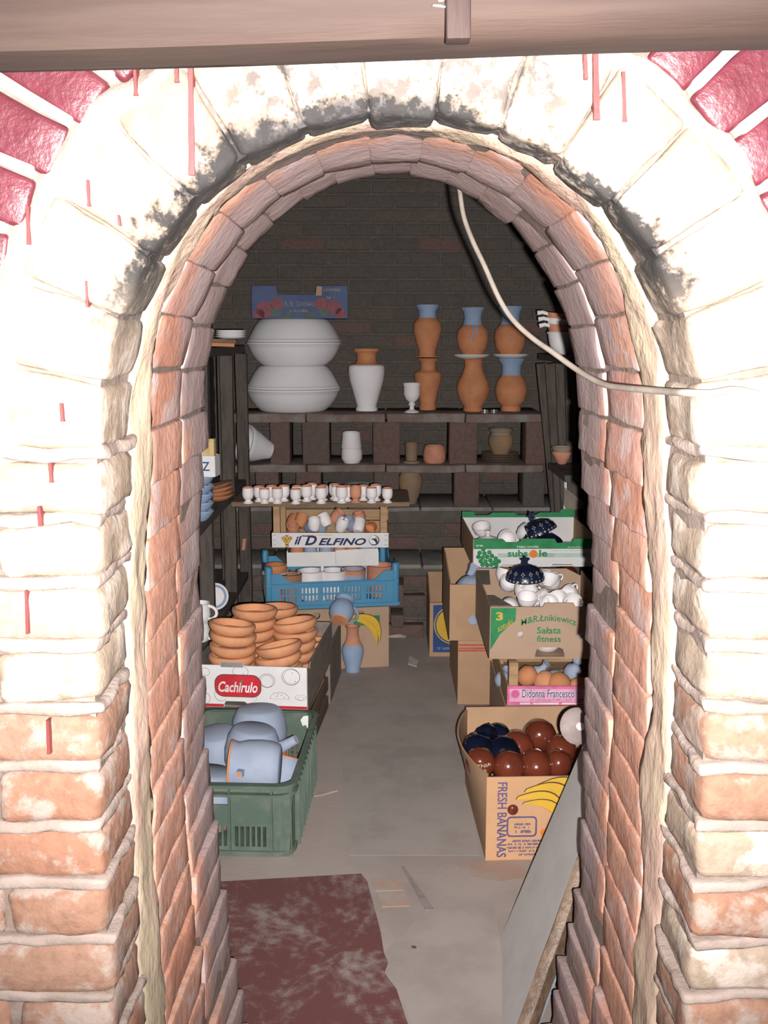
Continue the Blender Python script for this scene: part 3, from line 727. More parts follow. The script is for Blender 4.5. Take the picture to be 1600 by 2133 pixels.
shelf_pot('lidded_jar', 855, 5.60, LEDZ, [('body', [(0,0),(11,0),(13,3),(20,22),(25,42),(25,54),(21,65)], 'ochre_clay'), ('lid', [(22,64),(17,71),(8,75),(3,76),(3,80),(4.5,82),(3,85),(0,86)], 'grey_clay')], k=0.0026, label='tall lidded clay jar on the ledge behind the egg cups', cat='jar')
zz = LEDZ
shelf_pot('white_dish_block', 750, 5.62, LEDZ, [('block', [(0,0),(20,0),(20,28),(0,28)], 'sooty_brick')], label='dark clay drum under the white plates on the ledge', cat='kiln prop')
zz = LEDZ+28*K
for i in range(3):
    shelf_pot('plate', 748, 5.62, zz, [('dish', [(0,0),(20,0),(32,4),(33,5.5),(31,6),(19,2.6),(0,2.4)], 'white_clay')], n=32, label=('lowest', 'middle', 'top')[i]+' white plate in the short pile behind the egg cups', cat='plate', group='pile of white plates on the ledge')
    zz += 3.4*K

# ------------------------------------------------------------------ stack left of the aisle: banana carton, blue crate, white tray, printed crate, board, egg cups
SR = R(9)
bx = Vector((-0.245, 4.80, 0))
ban2 = carton('banana_carton', bx, SR, 0.46, 0.48, 0.285, 'pale_cardboard', holes=[circ(0.10, 0.255, 0.017, 14), circ(-0.10, 0.255, 0.017, 14)], label='shabby carton with a banana print under the blue crate', cat='carton')
yf = -0.24-0.0027
def crescent(cx, cz, L, th, a0, bend=0.28, n=12):
    top = []; bot = []
    for i in range(n+1):
        t = i/n; x = (t-0.5)*L; c = bend*L*(1-(2*t-1)**2); wd = th*math.sin(math.pi*min(1, max(0.04, t)))**0.6
        top.append((x, c+wd/2)); bot.append((x, c-wd/2))
    P = top+bot[::-1]; ca, sa = math.cos(a0), math.sin(a0)
    return [(cx+x*ca-z_*sa, cz+x*sa+z_*ca) for x, z_ in P]
def bananas(e, y, items, k=1.0):
    for i, (cx, cz, L, th, a) in enumerate(items):
        decal(e, 'banana_outline', crescent(cx, cz, L*1.03, th*1.16, R(a)), 'print_brown', y-0.0011*i, 0.0006)
        decal(e, 'banana_print', crescent(cx, cz, L, th, R(a)), 'print_yellow', y-0.0011*i-0.0004, 0.0007)
decal(ban2, 'green_print', rect(0.07, 0.19, 0.20, 0.245), 'print_green', yf)
bananas(ban2, yf-0.001, [(0.10, 0.17, 0.20, 0.035, -38), (0.125, 0.185, 0.18, 0.03, -45)])
# blue crate
def plastic_crate(name, loc, rz, W, D, H, m, front_polys, rim, label, ribs=(), end_polys=None):
    e = empty(name, loc, (0,0,rz), label=label, cat='crate')
    panel(e, 'front_wall', front_polys, 0.004, m, (0, -D/2, 0)); panel(e, 'back_wall', front_polys, 0.004, m, (0, D/2, 0))
    for s in (-1, 1): panel(e, 'end_wall', end_polys, 0.004, m, (s*W/2, 0, 0), R(90))
    make('floor_grid', MB().box(-W/2, W/2, -D/2, D/2, 0.004, 0.010), m, e)
    for sx in (-1, 1):
        for sy in (-1, 1):
            make('corner_post', MB().rbox(0.034, 0.034, H, 0.012, (1,1,1)), m, e, (sx*(W/2-0.012), sy*(D/2-0.012), H/2), smooth=50)
    for nm, mbx in ribs: make(nm, mbx, m, e, smooth=40)
    return e
W_, D_, H_ = 0.60, 0.40, 0.20
slots = []
for row in ((0.035, 0.062), (0.070, 0.097)):
    for i in range(30):
        x = -0.235+i*0.0162
        if i % 6 == 5: continue
        slots.append(rect(x-0.0042, x+0.0042, row[0], row[1]))
fr = [(-0.30,0.0),(0.30,0.0),(0.30,0.165),(0.235,0.165),(0.19,0.125),(-0.19,0.125),(-0.235,0.165),(-0.30,0.165)]
er = [(-0.20,0.0),(0.20,0.0),(0.20,0.20),(0.10,0.20),(0.08,0.165),(-0.08,0.165),(-0.10,0.20),(-0.20,0.20)]
eslots = [rect(-0.16+i*0.02-0.005, -0.16+i*0.02+0.005, 0.035, 0.09) for i in range(17)]
ribs = []
r_ = MB(); r_.box(-0.30, 0.30, -0.208, -0.198, 0.112, 0.120); r_.box(-0.305, 0.305, -0.208, -0.198, 0.004, 0.018); ribs.append(('rim', r_))
r_ = MB(); r_.box(-0.30, 0.30, 0.198, 0.208, 0.112, 0.120); ribs.append(('rim', r_))
for x in (-0.245, -0.15, -0.05, 0.05, 0.15, 0.245): r_ = MB(); r_.box(x-0.003, x+0.003, -0.206, -0.2, 0.02, 0.12); ribs.append(('rib', r_))
BCZ = 0.287
bc = Vector((-0.262, 4.76, BCZ))
plastic_crate('blue_crate', bc, SR, W_, D_, H_, 'blue_plastic', [fr]+slots, None, 'blue slotted plastic crate full of mixed pots on the banana carton', ribs, [er]+eslots)
cup = wall_in([(0.034,0),(0.036,0.004),(0.042,0.03),(0.044,0.06),(0.043,0.10),(0.045,0.105)], 0.005)
cupw = wall_in([(0.026,0),(0.034,0.008),(0.044,0.03),(0.046,0.06),(0.042,0.09),(0.044,0.098)], 0.005)
BC0 = BCZ+0.0105
def in_crate(u, Y): return on(u, Y, BC0)
for (u, Y, prof, m, lab, kk, zz) in ((574, 4.63, cup, 'terracotta', 'orange terracotta pot in the corner of the blue crate', 1.25, 0), (606, 4.60, wall_in([(0.035,0),(0.04,0.01),(0.05,0.09),(0.053,0.14),(0.048,0.14)],0.005), 'brown_clay', 'brown flared pot in the blue crate', 1.0, 0),
        (648, 4.66, cupw, 'bisque_white', 'white cup in the blue crate beside the brown pot', 1.45, 0), (694, 4.68, cupw, 'bisque_white', 'white cup in the blue crate beside the blue glazed pots', 1.42, 0), (736, 4.71, cup, 'blue_grey_slip', 'blue grey pot with an orange rim in the blue crate', 1.30, 0),
        (762, 4.79, wall_in([(0.02,0),(0.03,0.01),(0.036,0.07),(0.03,0.12),(0.014,0.16),(0.016,0.185)],0.004), 'blue_grey_slip', 'slim blue grey bottle in the blue crate', 0.98, 0), (792, 4.75, cup, 'terracotta_pink', 'pinkish pot at the end of the blue crate', 1.42, 0)):
    q = in_crate(u, Y)
    if 'orange rim' in lab:
        pot('pot', q, [('body', sc(prof, kk), m), ('rim', sc([(0.0452,0.092),(0.046,0.106),(0.040,0.106),(0.038,0.09)], kk), 'terracotta')], label=lab, cat='pot', group='pots in the blue crate')
    else: pot('pot', q, [('body', sc(prof, kk), m)], label=lab, cat='pot', group='pots in the blue crate')
q = in_crate(574, 4.63); zt = BC0+0.105*1.25
pot('saucer', (q.x, q.y, zt), [('dish', [(0,0),(0.045,0),(0.062,0.008),(0.060,0.011),(0,0.006)], 'bisque_white')], label='white saucer between two orange pots in the blue crate', cat='saucer')
pot('pot', (q.x+0.004, q.y, zt+0.006), [('body', sc(wall_in([(0.04,0),(0.05,0.02),(0.048,0.035),(0.046,0.037)],0.005), 1.1), 'terracotta')], label='shallow orange dish on the white saucer', cat='dish')
q = in_crate(672, 4.66); pot('bottle', q, [('body', wall_in([(0.015,0),(0.018,0.006),(0.010,0.03),(0.007,0.05),(0.007,0.12),(0.009,0.18)],0.003), 'bisque_white')], label='thin white neck between the two white cups', cat='bottle')
# white tray
tz = 0.4885; tp_ = Vector((on(689, 4.5, tz).x, 4.68, tz))
tr = carton('white_tray', tp_, R(3), 0.405, 0.30, 0.075, 'white_card', front=[(-0.2025,0),(0.012,0),(0.012,0.066),(-0.2025,0.064)], back=rect(-.2025,.2025,0,0.07), side=rect(-.15,.15,0,0.07), label='plain white card tray squeezed under the printed wooden crate', cat='tray')
panel(tr, 'front_panel', [[(0.013,0),(0.2025,0),(0.2025,0.079),(0.013,0.072)]], 0.005, 'white_card', (0,-0.152,0.001))
sm = wall_in([(0.02,0),(0.026,0.012),(0.03,0.04),(0.029,0.064)], 0.004)
for i, (x, m) in enumerate(((-0.16,'terracotta'),(-0.10,'blue_grey_slip'),(-0.03,'blue_grey_slip'),(0.035,'terracotta_pink'),(0.09,'terracotta'),(0.15,'blue_grey_slip'))):
    rot_m = Matrix.Rotation(R(3), 4, 'Z'); q = tp_ + rot_m @ Vector((x, -0.10+0.02*(i % 2), 0.0055))
    pot('beaker', q, [('body', sc(wall_in([(0.022,0),(0.028,0.012),(0.031,0.04),(0.03,0.0905)], 0.004), 1.0), m)], label=('blue grey beaker' if 'blue' in m else 'bare clay beaker')+' standing in the white tray', cat='cup', group='blue beakers in the white tray' if 'blue' in m else 'clay beakers in the white tray')
# printed wooden crate
CZ = 0.586
cp = Vector((on(688, 4.46, CZ).x, 4.62, CZ)); CW, CDp, CHt = 0.512, 0.31, 0.187
pc = wood_crate('printed_crate', cp, 0, CW, CDp, CHt, ((0.0, 0.0665),), label='light wooden fruit crate with a white printed front board', cat='crate')
make('slat', MB().rbox(CW, 0.006, 0.04, 0.001), 'crate_wood', pc, (0, CDp/2-0.003, 0.15)); make('slat', MB().rbox(CW, 0.006, 0.05, 0.001), 'crate_wood', pc, (0, CDp/2-0.003, 0.095))
yf = -CDp/2-0.0005
decal(pc, 'printed_board', rect(-CW/2, CW/2, 0.001, 0.066), 'white_card', yf)
y2 = yf-0.0015
text(pc, 'il', -0.158, -0.125, 0.014, 0.052, y2, 'print_navy', shear=0.35, bold=0.03)
text(pc, 'D', -0.112, -0.058, 0.011, 0.0545, y2, 'print_navy', shear=0.35, bold=0.035)
text(pc, 'ELFINO', -0.052, 0.158, 0.011, 0.043, y2, 'print_navy', shear=0.35, bold=0.03)
decal(pc, 'letter_bar', [(-0.126,0.0545),(-0.085,0.0545),(-0.088,0.0490),(-0.126,0.0505)], 'print_navy', y2)
decal(pc, 'yellow_shade', [(-0.10,0.0575),(0.012,0.0575),(0.008,0.0558),(-0.10,0.0558)], 'print_yellow', y2)
for (gx, gz) in ((-0.205,0.042),(-0.19,0.044),(-0.175,0.042),(-0.198,0.031),(-0.183,0.031),(-0.19,0.019),(-0.19,0.009)):
    decal(pc, 'grape_outline', circ(gx, gz, 0.0085, 12), 'print_brown', y2, 0.0005); decal(pc, 'grape_print', circ(gx, gz, 0.0072, 12), 'print_gold', y2-0.0005, 0.0006)
decal(pc, 'leaf_print', [(-0.205,0.055),(-0.19,0.052),(-0.178,0.057),(-0.19,0.0555)], 'print_navy', y2)
decal(pc, 'emblem_ring', circ(0.193, 0.033, 0.0235, 20), 'print_blue', y2, 0.0005); decal(pc, 'emblem_disc', circ(0.191, 0.035, 0.020, 20), 'print_white', y2-0.0005, 0.0005)
decal(pc, 'emblem_dolphin', crescent(0.192, 0.026, 0.036, 0.012, R(-50), 0.3), 'print_navy', y2-0.001, 0.0005); decal(pc, 'emblem_sun', circ(0.202, 0.043, 0.006, 10), 'print_yellow', y2-0.001, 0.0005)
for sx in (-1, 1):
    for zz_ in (0.012, 0.034, 0.056): decal(pc, 'small_print', rect(sx*0.245-0.006, sx*0.245+0.006, zz_-0.001, zz_+0.001), 'print_grey', y2, 0.0005)
rp = random.Random(5)
def jumble(u, v, Y, m, kk, lab, grp, tilt, cat='cup', prof=None):
    q = atY(u, v, Y)
    return pot(cat if cat != 'cup' else 'small_cup', q, [('body', sc(prof or sm, kk), m)], rot=tilt, label=lab, cat=cat, group=grp)
for (u, v, Y, m, tl) in ((603,1098,4.62,'terracotta',(20,30,0)), (622,1098,4.58,'terracotta',(-30,20,0)), (640,1100,4.60,'blue_grey_slip',(70,10,30)), (655,1105,4.56,'bisque_white',(0,0,0)), (683,1096,4.60,'bisque_white',(-20,-28,0)), (693,1086,4.64,'terracotta_pink',(10,40,0)),
                         (707,1106,4.57,'bisque_white',(5,22,0)), (733,1102,4.60,'blue_grey_slip',(30,-15,0)), (752,1094,4.62,'terracotta_pink',(10,-10,0)), (768,1104,4.58,'terracotta',(60,30,0)), (670,1108,4.66,'blue_grey_slip',(15,0,0)), (745,1108,4.56,'bisque_white',(-40,10,0)),
                         (612,1112,4.54,'terracotta_pink',(40,0,0)), (720,1110,4.66,'terracotta_pink',(0,30,0))):
    tone = {'terracotta':'orange', 'bisque_white':'white', 'blue_grey_slip':'blue grey', 'terracotta_pink':'pinkish'}[m]
    jumble(u, v, Y, m, 0.95, tone+' little cup tumbled in the printed wooden crate', tone+' cups in the printed crate', tuple(R(a) for a in tl))
# board with egg cups
BZ = CZ+CHt+0.0005
bp_ = Vector((on(668, 4.45, BZ).x, 4.61, BZ+0.0105))
make('shelf_board', MB().rbox(0.775, 0.36, 0.021, 0.003, (4,2,1), 0.001, 3), 'shelf_wood', None, bp_, label='bare plank lying across the printed crate under the egg cups', cat='board')
EZ = BZ+0.0212
EP = [(0,0),(9.6,0),(10,2.2),(6,4.8),(5.6,6.8),(9.2,10),(11.2,15),(11.6,22),(10.8,30.5)]
IP = [(10.85,30.3),(10.6,32),(9.2,32.4),(8.8,25),(6,17),(0,15)]
proto = None
for i, (u, v) in enumerate(((517,1048),(551,1048),(578,1048),(616,1049),(669,1048),(712,1047),(774,1047),(807,1047),(540,1044.5),(566,1044),(592,1043.5),(619,1043),(639,1044),(650,1040),(673,1042),(701,1042.5),(723,1043.5),(757,1042),(783,1042.5),(697,1040))):
    p = atZ(u, v, EZ); kk = 0.00212
    if proto is None:
        proto = empty('egg_cup', p, label='small white egg cup with a bare orange rim on the plank', cat='egg cup', group='white egg cups on the plank')
        make('cup', MB().lathe(sc(EP, kk), 18), 'bisque_white', proto, smooth=50); make('rim', MB().lathe(sc(IP, kk), 18), 'terracotta_pink', proto, smooth=50)
        c_ = proto
    else: c_ = copy_tree(proto)
    c_.location = p; s_ = rnd.uniform(0.95, 1.06); c_.scale = (s_, s_, s_)
p = atZ(741, 1046, EZ); pot('egg_cup', p, [('cup', sc(EP+IP[2:], 0.0022), 'terracotta_pink')], n=18, label='only bare terracotta egg cup among the white ones', cat='egg cup')

# ------------------------------------------------------------------ left of the aisle, in front: dark carton, wooden crate, dish carton, green crate
dk = carton('dark_carton', (-0.42, 4.32, 0), R(-4), 0.42, 0.40, 0.235, 'grey_cardboard', label='grubby low carton under the tipped blue jug', cat='carton')
wc = wood_crate('slatted_crate', (-0.462, 3.755, 0), R(-5.0), 0.42, 0.60, 0.232, ((0.01,0.06),(0.085,0.14),(0.175,0.232)), 'dirty_crate_wood', 0.035, 0.010, label='dirty slatted wooden crate under the carton of dishes', cat='crate')
for i, (x, y) in enumerate(((-0.10,-0.18),(0.10,-0.15),(0.10,0.0),(-0.08,0.02),(0.09,0.17))):
    pot('beaker', (-0.472+x, 3.755+y, 0.008), [('body', sc(wall_in([(0.04,0),(0.055,0.02),(0.06,0.08),(0.05,0.14),(0.052,0.16)],0.006), 1.1), 'blue_grey_slip')], label='blue grey pot inside the slatted wooden crate', cat='pot', group='blue pots in the slatted crate')
# carton of dishes with the red oval emblem
CW, CDp, CHt = 0.40, 0.575, 0.150; CZ = 0.2375
cc = Vector((-0.265-CW/2+0.030, 3.40+CDp/2+0.012, CZ))
fr = [(-CW/2,0),(-0.09,0),(-0.088,0.016),(-0.082,0.022),(-0.018,0.022),(-0.010,0.016),(-0.008,0),(CW/2,0),(CW/2,CHt),(-0.02,CHt),(-0.02,CHt+0.012),(-0.10,CHt+0.012),(-0.10,CHt),(-CW/2,CHt)]
dc = carton('dish_carton', cc, R(-5.5), CW, CDp, CHt, 'white_card', front=fr, side=[(-CDp/2,0),(CDp/2,0),(CDp/2,CHt),(-0.22,CHt),(-0.24,CHt-0.02),(-CDp/2,CHt)], label='white fruit carton with a red oval emblem, full of terracotta dishes', cat='carton')
for o in list(dc.children):
    if o.name.startswith(('side_panel', 'back_panel', 'bottom_panel')): o.data.materials.clear(); o.data.materials.append(MATS['grey_cardboard'])
yf = -CDp/2-0.0026
decal(dc, 'red_band', rect(-CW/2, -0.091, 0.001, 0.011), 'print_red', yf); decal(dc, 'red_band', rect(-0.007, CW/2, 0.001, 0.011), 'print_red', yf)
def ring_print(cx, cz, r, wd, squash=1.0, a0=0.0, a1=6.283):
    n_ = 22; P = []; Q = []
    for i in range(n_+1):
        a = a0+(a1-a0)*i/n_; P.append((cx+r*math.cos(a), cz+r*squash*math.sin(a))); Q.append((cx+(r-wd)*math.cos(a), cz+(r-wd)*squash*math.sin(a)))
    m_ = MB()
    for i in range(n_): m_.prism([P[i], P[i+1], Q[i+1], Q[i]], yf-0.001, yf)
    make('fruit_sketch', m_, 'print_grey', dc)
for a in ((0.145,0.116,0.032,0.002,0.95),(0.148,0.116,0.029,0.0012,0.9),(0.062,0.10,0.028,0.002,0.9),(0.062,0.098,0.022,0.0012,1.0),(0.105,0.035,0.034,0.0016,0.75,0,3.1416),(0.105,0.0355,0.034,0.0012,0.02),(-0.16,0.03,0.022,0.0016,1.0),(-0.155,0.125,0.018,0.0014,0.8),
          (-0.03,0.130,0.028,0.0014,0.7),(-0.10,0.045,0.024,0.0016,1.0,2.2,5.5),(0.178,0.043,0.02,0.0014,0.5),(0.178,0.04,0.012,0.0012,0.5),(-0.005,0.035,0.03,0.0012,0.6,4.2,6.8)): ring_print(*a)
for k, (x, z_) in enumerate(((0.095,0.045),(0.112,0.05),(0.10,0.053),(0.12,0.042),(-0.05,0.118),(-0.02,0.122),(0.15,0.13),(0.16,0.10))): decal(dc, 'fruit_speck', circ(x, z_, 0.002, 6), 'print_grey', yf)
decal(dc, 'emblem_edge', rrect(-0.122, 0.042, 0.038, 0.119, 0.032), 'print_brown', yf-0.001, 0.0006)
decal(dc, 'emblem', rrect(-0.119, 0.039, 0.041, 0.116, 0.030), 'print_red', yf-0.0016, 0.0008)
text(dc, 'Cachirulo', -0.108, 0.029, 0.056, 0.094, yf-0.0028, 'print_white', shear=0.25, bold=0.02)
decal(dc, 'leaf_print', [(-0.038,0.088),(-0.030,0.097),(-0.022,0.102),(-0.024,0.094),(-0.032,0.087)], 'print_green', yf-0.0026)
scribble(dc, -0.196, -0.178, 0.026, 0.034, yf-0.001, 'print_red')
decal(dc, 'tab_fold', rect(-0.099, -0.021, CHt-0.006, CHt+0.0115), 'print_grey', yf, 0.0006)
# stacked terracotta dishes
DP = wall_in([(0.055,0),(0.066,0.004),(0.079,0.016),(0.085,0.031),(0.083,0.040),(0.079,0.0425)], 0.007, 0.012)
dish_me = MB().lathe(DP, 30).mesh('terracotta_dish', 45); dish_me.materials.append(MATS['terracotta_pale'])
BZ0 = CZ+0.006
ORD = ('lowest', 'second lowest', 'third lowest', 'fourth lowest', 'fifth lowest', 'sixth lowest', 'seventh lowest', 'eighth lowest')
def dish_stack(u, Y, n_, where, tilts, k=1.0, z0=BZ0, step=0.0385):
    for i in range(n_):
        zz = z0+i*step*k; p = on(u, Y, zz); t = tilts[i] if i < len(tilts) else (0, 0)
        o = link('terracotta_dish', dish_me, None, None, (p.x+rnd.uniform(-.004,.004), Y+rnd.uniform(-.003,.003), zz), (R(t[0]), R(t[1]), 0), label=('top' if i == n_-1 else ORD[i])+' terracotta dish of '+where, cat='dish', group=where)
        o.scale = (k, k, k)
dish_stack(484, 3.52, 7, 'the tall front stack beside the mugs', [(0,0),(0,1),(1,-1),(-2,2),(-2,4),(-3,6),(-5,7)], 0.98)
dish_stack(583, 3.51, 5, 'the front stack with a tilted top', [(0,0),(0,-2),(-2,-3),(-4,-9),(-6,-11)], 0.98)
dish_stack(528, 3.70, 7, 'the rear stack behind the tall front stack', [(0,0)]*5+[(-2,1),(-3,2)], 1.0)
dish_stack(577, 3.87, 6, 'the middle rear stack', [(0,0)]*5+[(-3,0)], 1.0)
dish_stack(615, 3.69, 6, 'the rear stack leaning to the carton side', [(0,0)]*3+[(0,-2),(-2,-3),(-4,-8)], 0.98)
dish_stack(654, 3.87, 4, 'the small stack in the far carton corner', [(0,0),(0,0),(0,-8),(0,-10)], 0.62)
# blue vase on the floor, tipped jug
K4 = 0.00216
p = atZ(735, 1399, 0)
pot('vase', (p.x, p.y+0.01, 0), [('body', sc([(0,0),(15,0),(16.5,3),(15.5,9),(20,24),(23.5,42),(22.5,52),(19,60)], K4), 'blue_slip'), ('neck', sc([(19.3,59),(15,67),(12.5,80),(13,92),(16,98),(13,98),(10,80),(0,70)], K4), 'terracotta_pink')], label='blue vase with a bare pink neck standing on the aisle floor', cat='vase')
q = atY(712, 1318, 4.36)
pot('jug', (q.x-0.01, q.y, 0.285), [('body', sc(wall_in([(18,0),(19,2),(24,12),(26,24),(22,36),(17,44),(20,52)], 2.5), K4), 'blue_slip'), ('base', sc([(0,-0.6),(18,-0.6),(19.3,2),(18.5,2.5)], K4), 'terracotta_pale')], rot=(R(-48), R(16), R(0)), extra=[('handle', handle(24*K4, 12*K4, 44*K4, 0.030, 0.007, R(20)), 'blue_slip')],
    label='blue jug lying tipped with its bare orange base showing', cat='jug')
# green crate
GW, GD, GH = 0.40, 0.60, 0.222
gp = Vector((-0.262-GW/2, 2.825+GD/2, 0))
gf = [(-GW/2+0.012,0),(GW/2-0.012,0),(GW/2,GH),(-GW/2,GH)]
gh = [rect(-0.075, 0.012, 0.155, 0.195)]
gs = [rect(x-0.0048, x+0.0048, 0.028, 0.090) for x in [-0.165+0.0165*i for i in range(19)] if x < 0.130 and abs(x-0.015) > 0.007]
ef = [(-GD/2+0.012,0),(GD/2-0.012,0),(GD/2,GH),(-GD/2,GH)]
es = [rect(x-0.006, x+0.006, 0.06, 0.15) for x in [-0.24+0.03*i for i in range(17)]]
gc = empty('green_crate', gp+Vector((0.012,0,0)), (0,0,R(-2.8)), label='dirty dark green plastic crate holding blue grey jugs', cat='crate')
panel(gc, 'front_wall', [gf]+gh+gs, 0.004, 'green_plastic', (0,-GD/2+0.006,0), rx=R(-1.5)); panel(gc, 'back_wall', [gf]+[rect(x-0.005, x+0.005, 0.09, 0.13) for x in (0.10,0.118,0.136)]+[rect(x-0.005, x+0.005, 0.05, 0.085) for x in (0.10,0.118,0.136)], 0.004, 'green_plastic', (0,GD/2-0.006,0), rx=R(1.5))
for s in (-1, 1): panel(gc, 'end_wall', [ef]+es, 0.004, 'green_plastic', (s*(GW/2-0.006),0,0), R(90))
make('floor_grid', MB().box(-GW/2+0.014, GW/2-0.014, -GD/2+0.014, GD/2-0.014, 0.004, 0.010), 'green_plastic', gc)
rim = []
for (cx, cy, a) in ((GW/2-0.05, -GD/2+0.05, -90), (GW/2-0.05, GD/2-0.05, 0), (-GW/2+0.05, GD/2-0.05, 90), (-GW/2+0.05, -GD/2+0.05, 180)):
    for i in range(6): t = R(a+90*i/5); rim.append((cx+0.053*math.cos(t), cy+0.053*math.sin(t)))
def rim_band(z0, z1, out):
    m_ = MB(); n_ = len(rim); vv = []
    for (k, z_) in ((0.97, z0), (1+out, z0), (1+out, z1), (0.97, z1)):
        for (x, y) in rim: vv.append((x*k, y*k, z_))
    ff = []
    for a in range(4):
        for i in range(n_): j = (i+1) % n_; b = (a+1) % 4; ff.append((a*n_+i, a*n_+j, b*n_+j, b*n_+i))
    return m_.add(vv, ff)
make('rim', rim_band(GH-0.006, GH+0.003, 0.045), 'green_plastic', gc, smooth=40); make('rim', rim_band(GH-0.034, GH-0.026, 0.03), 'green_plastic', gc, smooth=40); make('foot_band', rim_band(0.002, 0.016, 0.0), 'green_plastic', gc, smooth=40)
for sx in (-1, 1):
    for sy in (-1, 1):
        make('corner_post', MB().lathe([(0.045,0),(0.052,0.0),(0.056,GH),(0.049,GH),(0.045,0)], 6, a0=math.atan2(sy,sx)-R(45), a1=math.atan2(sy,sx)+R(45)), 'green_plastic', gc, (sx*(GW/2-0.055), sy*(GD/2-0.055), 0), smooth=60)
for x in (-0.10, 0.015, 0.138): make('rib', MB().rbox(0.005, 0.010, GH-0.01, 0.001), 'green_plastic', gc, (x, -GD/2+0.000, GH/2))
for i in range(12): make('rib', MB().rbox(0.020, 0.007, GH-0.02, 0.001), 'green_plastic', gc, (GW/2+0.001, -0.22+0.04*i, GH/2-0.008))
q = Vector((GW/2-0.03, GD/2-0.014, GH-0.028))
m_ = MB(); m_.prism([(q.x+x*0.9, q.z+z_) for x, z_ in ((-0.024,0.004),(-0.012,0.018),(0.01,0.02),(0.022,0.006),(0.016,-0.012),(0.004,-0.03),(-0.004,-0.014),(-0.016,-0.018))], q.y-0.0035, q.y-0.0015); make('white_splash', m_, 'print_white', gc)
# jugs and teapots in the green crate
JB = 'blue_grey_slip'
jug = [(0,0),(0.058,0),(0.066,0.006),(0.078,0.03),(0.084,0.07),(0.080,0.11),(0.066,0.135),(0.062,0.142)]
def jug_thing(name, loc, rot, label, k=1.0, spout=True, hand=True, rimm=True, cat='jug', up=False):
    parts = [('body', sc(jug, k), JB)]
    parts.append(('rim', sc([(0.0625,0.141),(0.061,0.148),(0.056,0.148),(0.054,0.12),(0.05,0.05),(0,0.04)], k), 'terracotta'))
    ex = []
    if up: ex.append(('spout', MB().tube([(0.066*k,0,0.065*k),(0.09*k,0,0.045*k),(0.115*k,0,0.026*k),(0.135*k,0,0.010*k)], [0.024*k,0.019*k,0.016*k,0.0145*k], 12), JB))
    elif spout: ex.append(('spout', MB().tube([(0.07*k,0,0.05*k),(0.10*k,0,0.075*k),(0.125*k,0,0.105*k),(0.14*k,0,0.125*k)], [0.024*k,0.018*k,0.014*k,0.0125*k], 12), JB))
    if hand: ex.append(('handle', handle(0.075*k, 0.03*k, 0.12*k, 0.045*k, 0.010*k, math.pi), JB))
    return pot(name, loc, parts, rot, 32, ex, label=label, cat=cat)
q = atY(0.5*(472+585), 1605, 2.96)
# front jug: on its side, mouth to the left, hollow stump of a spout towards us
e = pot('jug', (q.x+0.080, 2.97, 0.212), [('body', sc([(0,0),(0.060,0),(0.068,0.004),(0.076,0.025),(0.079,0.06),(0.077,0.10),(0.070,0.128),(0.075,0.146)], 1.0), JB), ('rim', [(0.075,0.1455),(0.076,0.148),(0.077,0.152),(0.071,0.150),(0.060,0.12),(0.05,0.05),(0,0.03)], 'terracotta')],
        rot=(0, R(-87), 0), n=36, extra=[('spout', MB().tube([(0.010,-0.070,0.108),(0.012,-0.088,0.112),(0.013,-0.097,0.113)], [0.014,0.0125,0.012], 4), JB), ('spout_bore', MB().tube([(0.013,-0.090,0.1125),(0.013,-0.0978,0.1132)], [0.0095,0.0095], 4), 'terracotta')],
        label='blue grey jug lying with its orange mouth sideways, foremost in the green crate', cat='jug')
q = atY(548, 1570, 3.12); jug_thing('teapot', (q.x-0.028, 3.14, 0.130), (R(176), R(6), R(-14)), 'upside down blue grey teapot with a straight spout in the green crate', 1.05, True, False, cat='teapot', up=True).location.z = 0.272
q = atY(540, 1530, 3.30); jug_thing('jug', (q.x, 3.31, 0.275), (R(176), 0, 0), 'upturned rounded blue grey jug at the back of the green crate', 1.12, False, False, cat='jug')
q = atY(438, 1540, 3.16); jug_thing('jug', (q.x+0.012, 3.22, 0.225), (R(186), R(-6), R(20)), 'upturned blue grey jug against the far crate side', 0.98, False, False)
q = atY(425, 1600, 3.0); jug_thing('jug', (q.x+0.02, 2.985, 0.195), (R(174), R(4), 0), 'blue grey jug deep in the green crate by the door jamb', 1.15, False, False)
q = atY(597, 1600, 3.06); jug_thing('jug', (q.x-0.02, 3.05, 0.10), (R(-14), R(24), R(30)), 'blue grey jug with its neck against the crate wall', 0.72, False, False)
q = atY(570, 1575, 3.22); jug_thing('teapot', (q.x-0.01, 3.24, 0.05), (R(10), R(8), R(0)), 'blue grey teapot with a short spout under the upside down one', 0.72, True, False, cat='teapot')
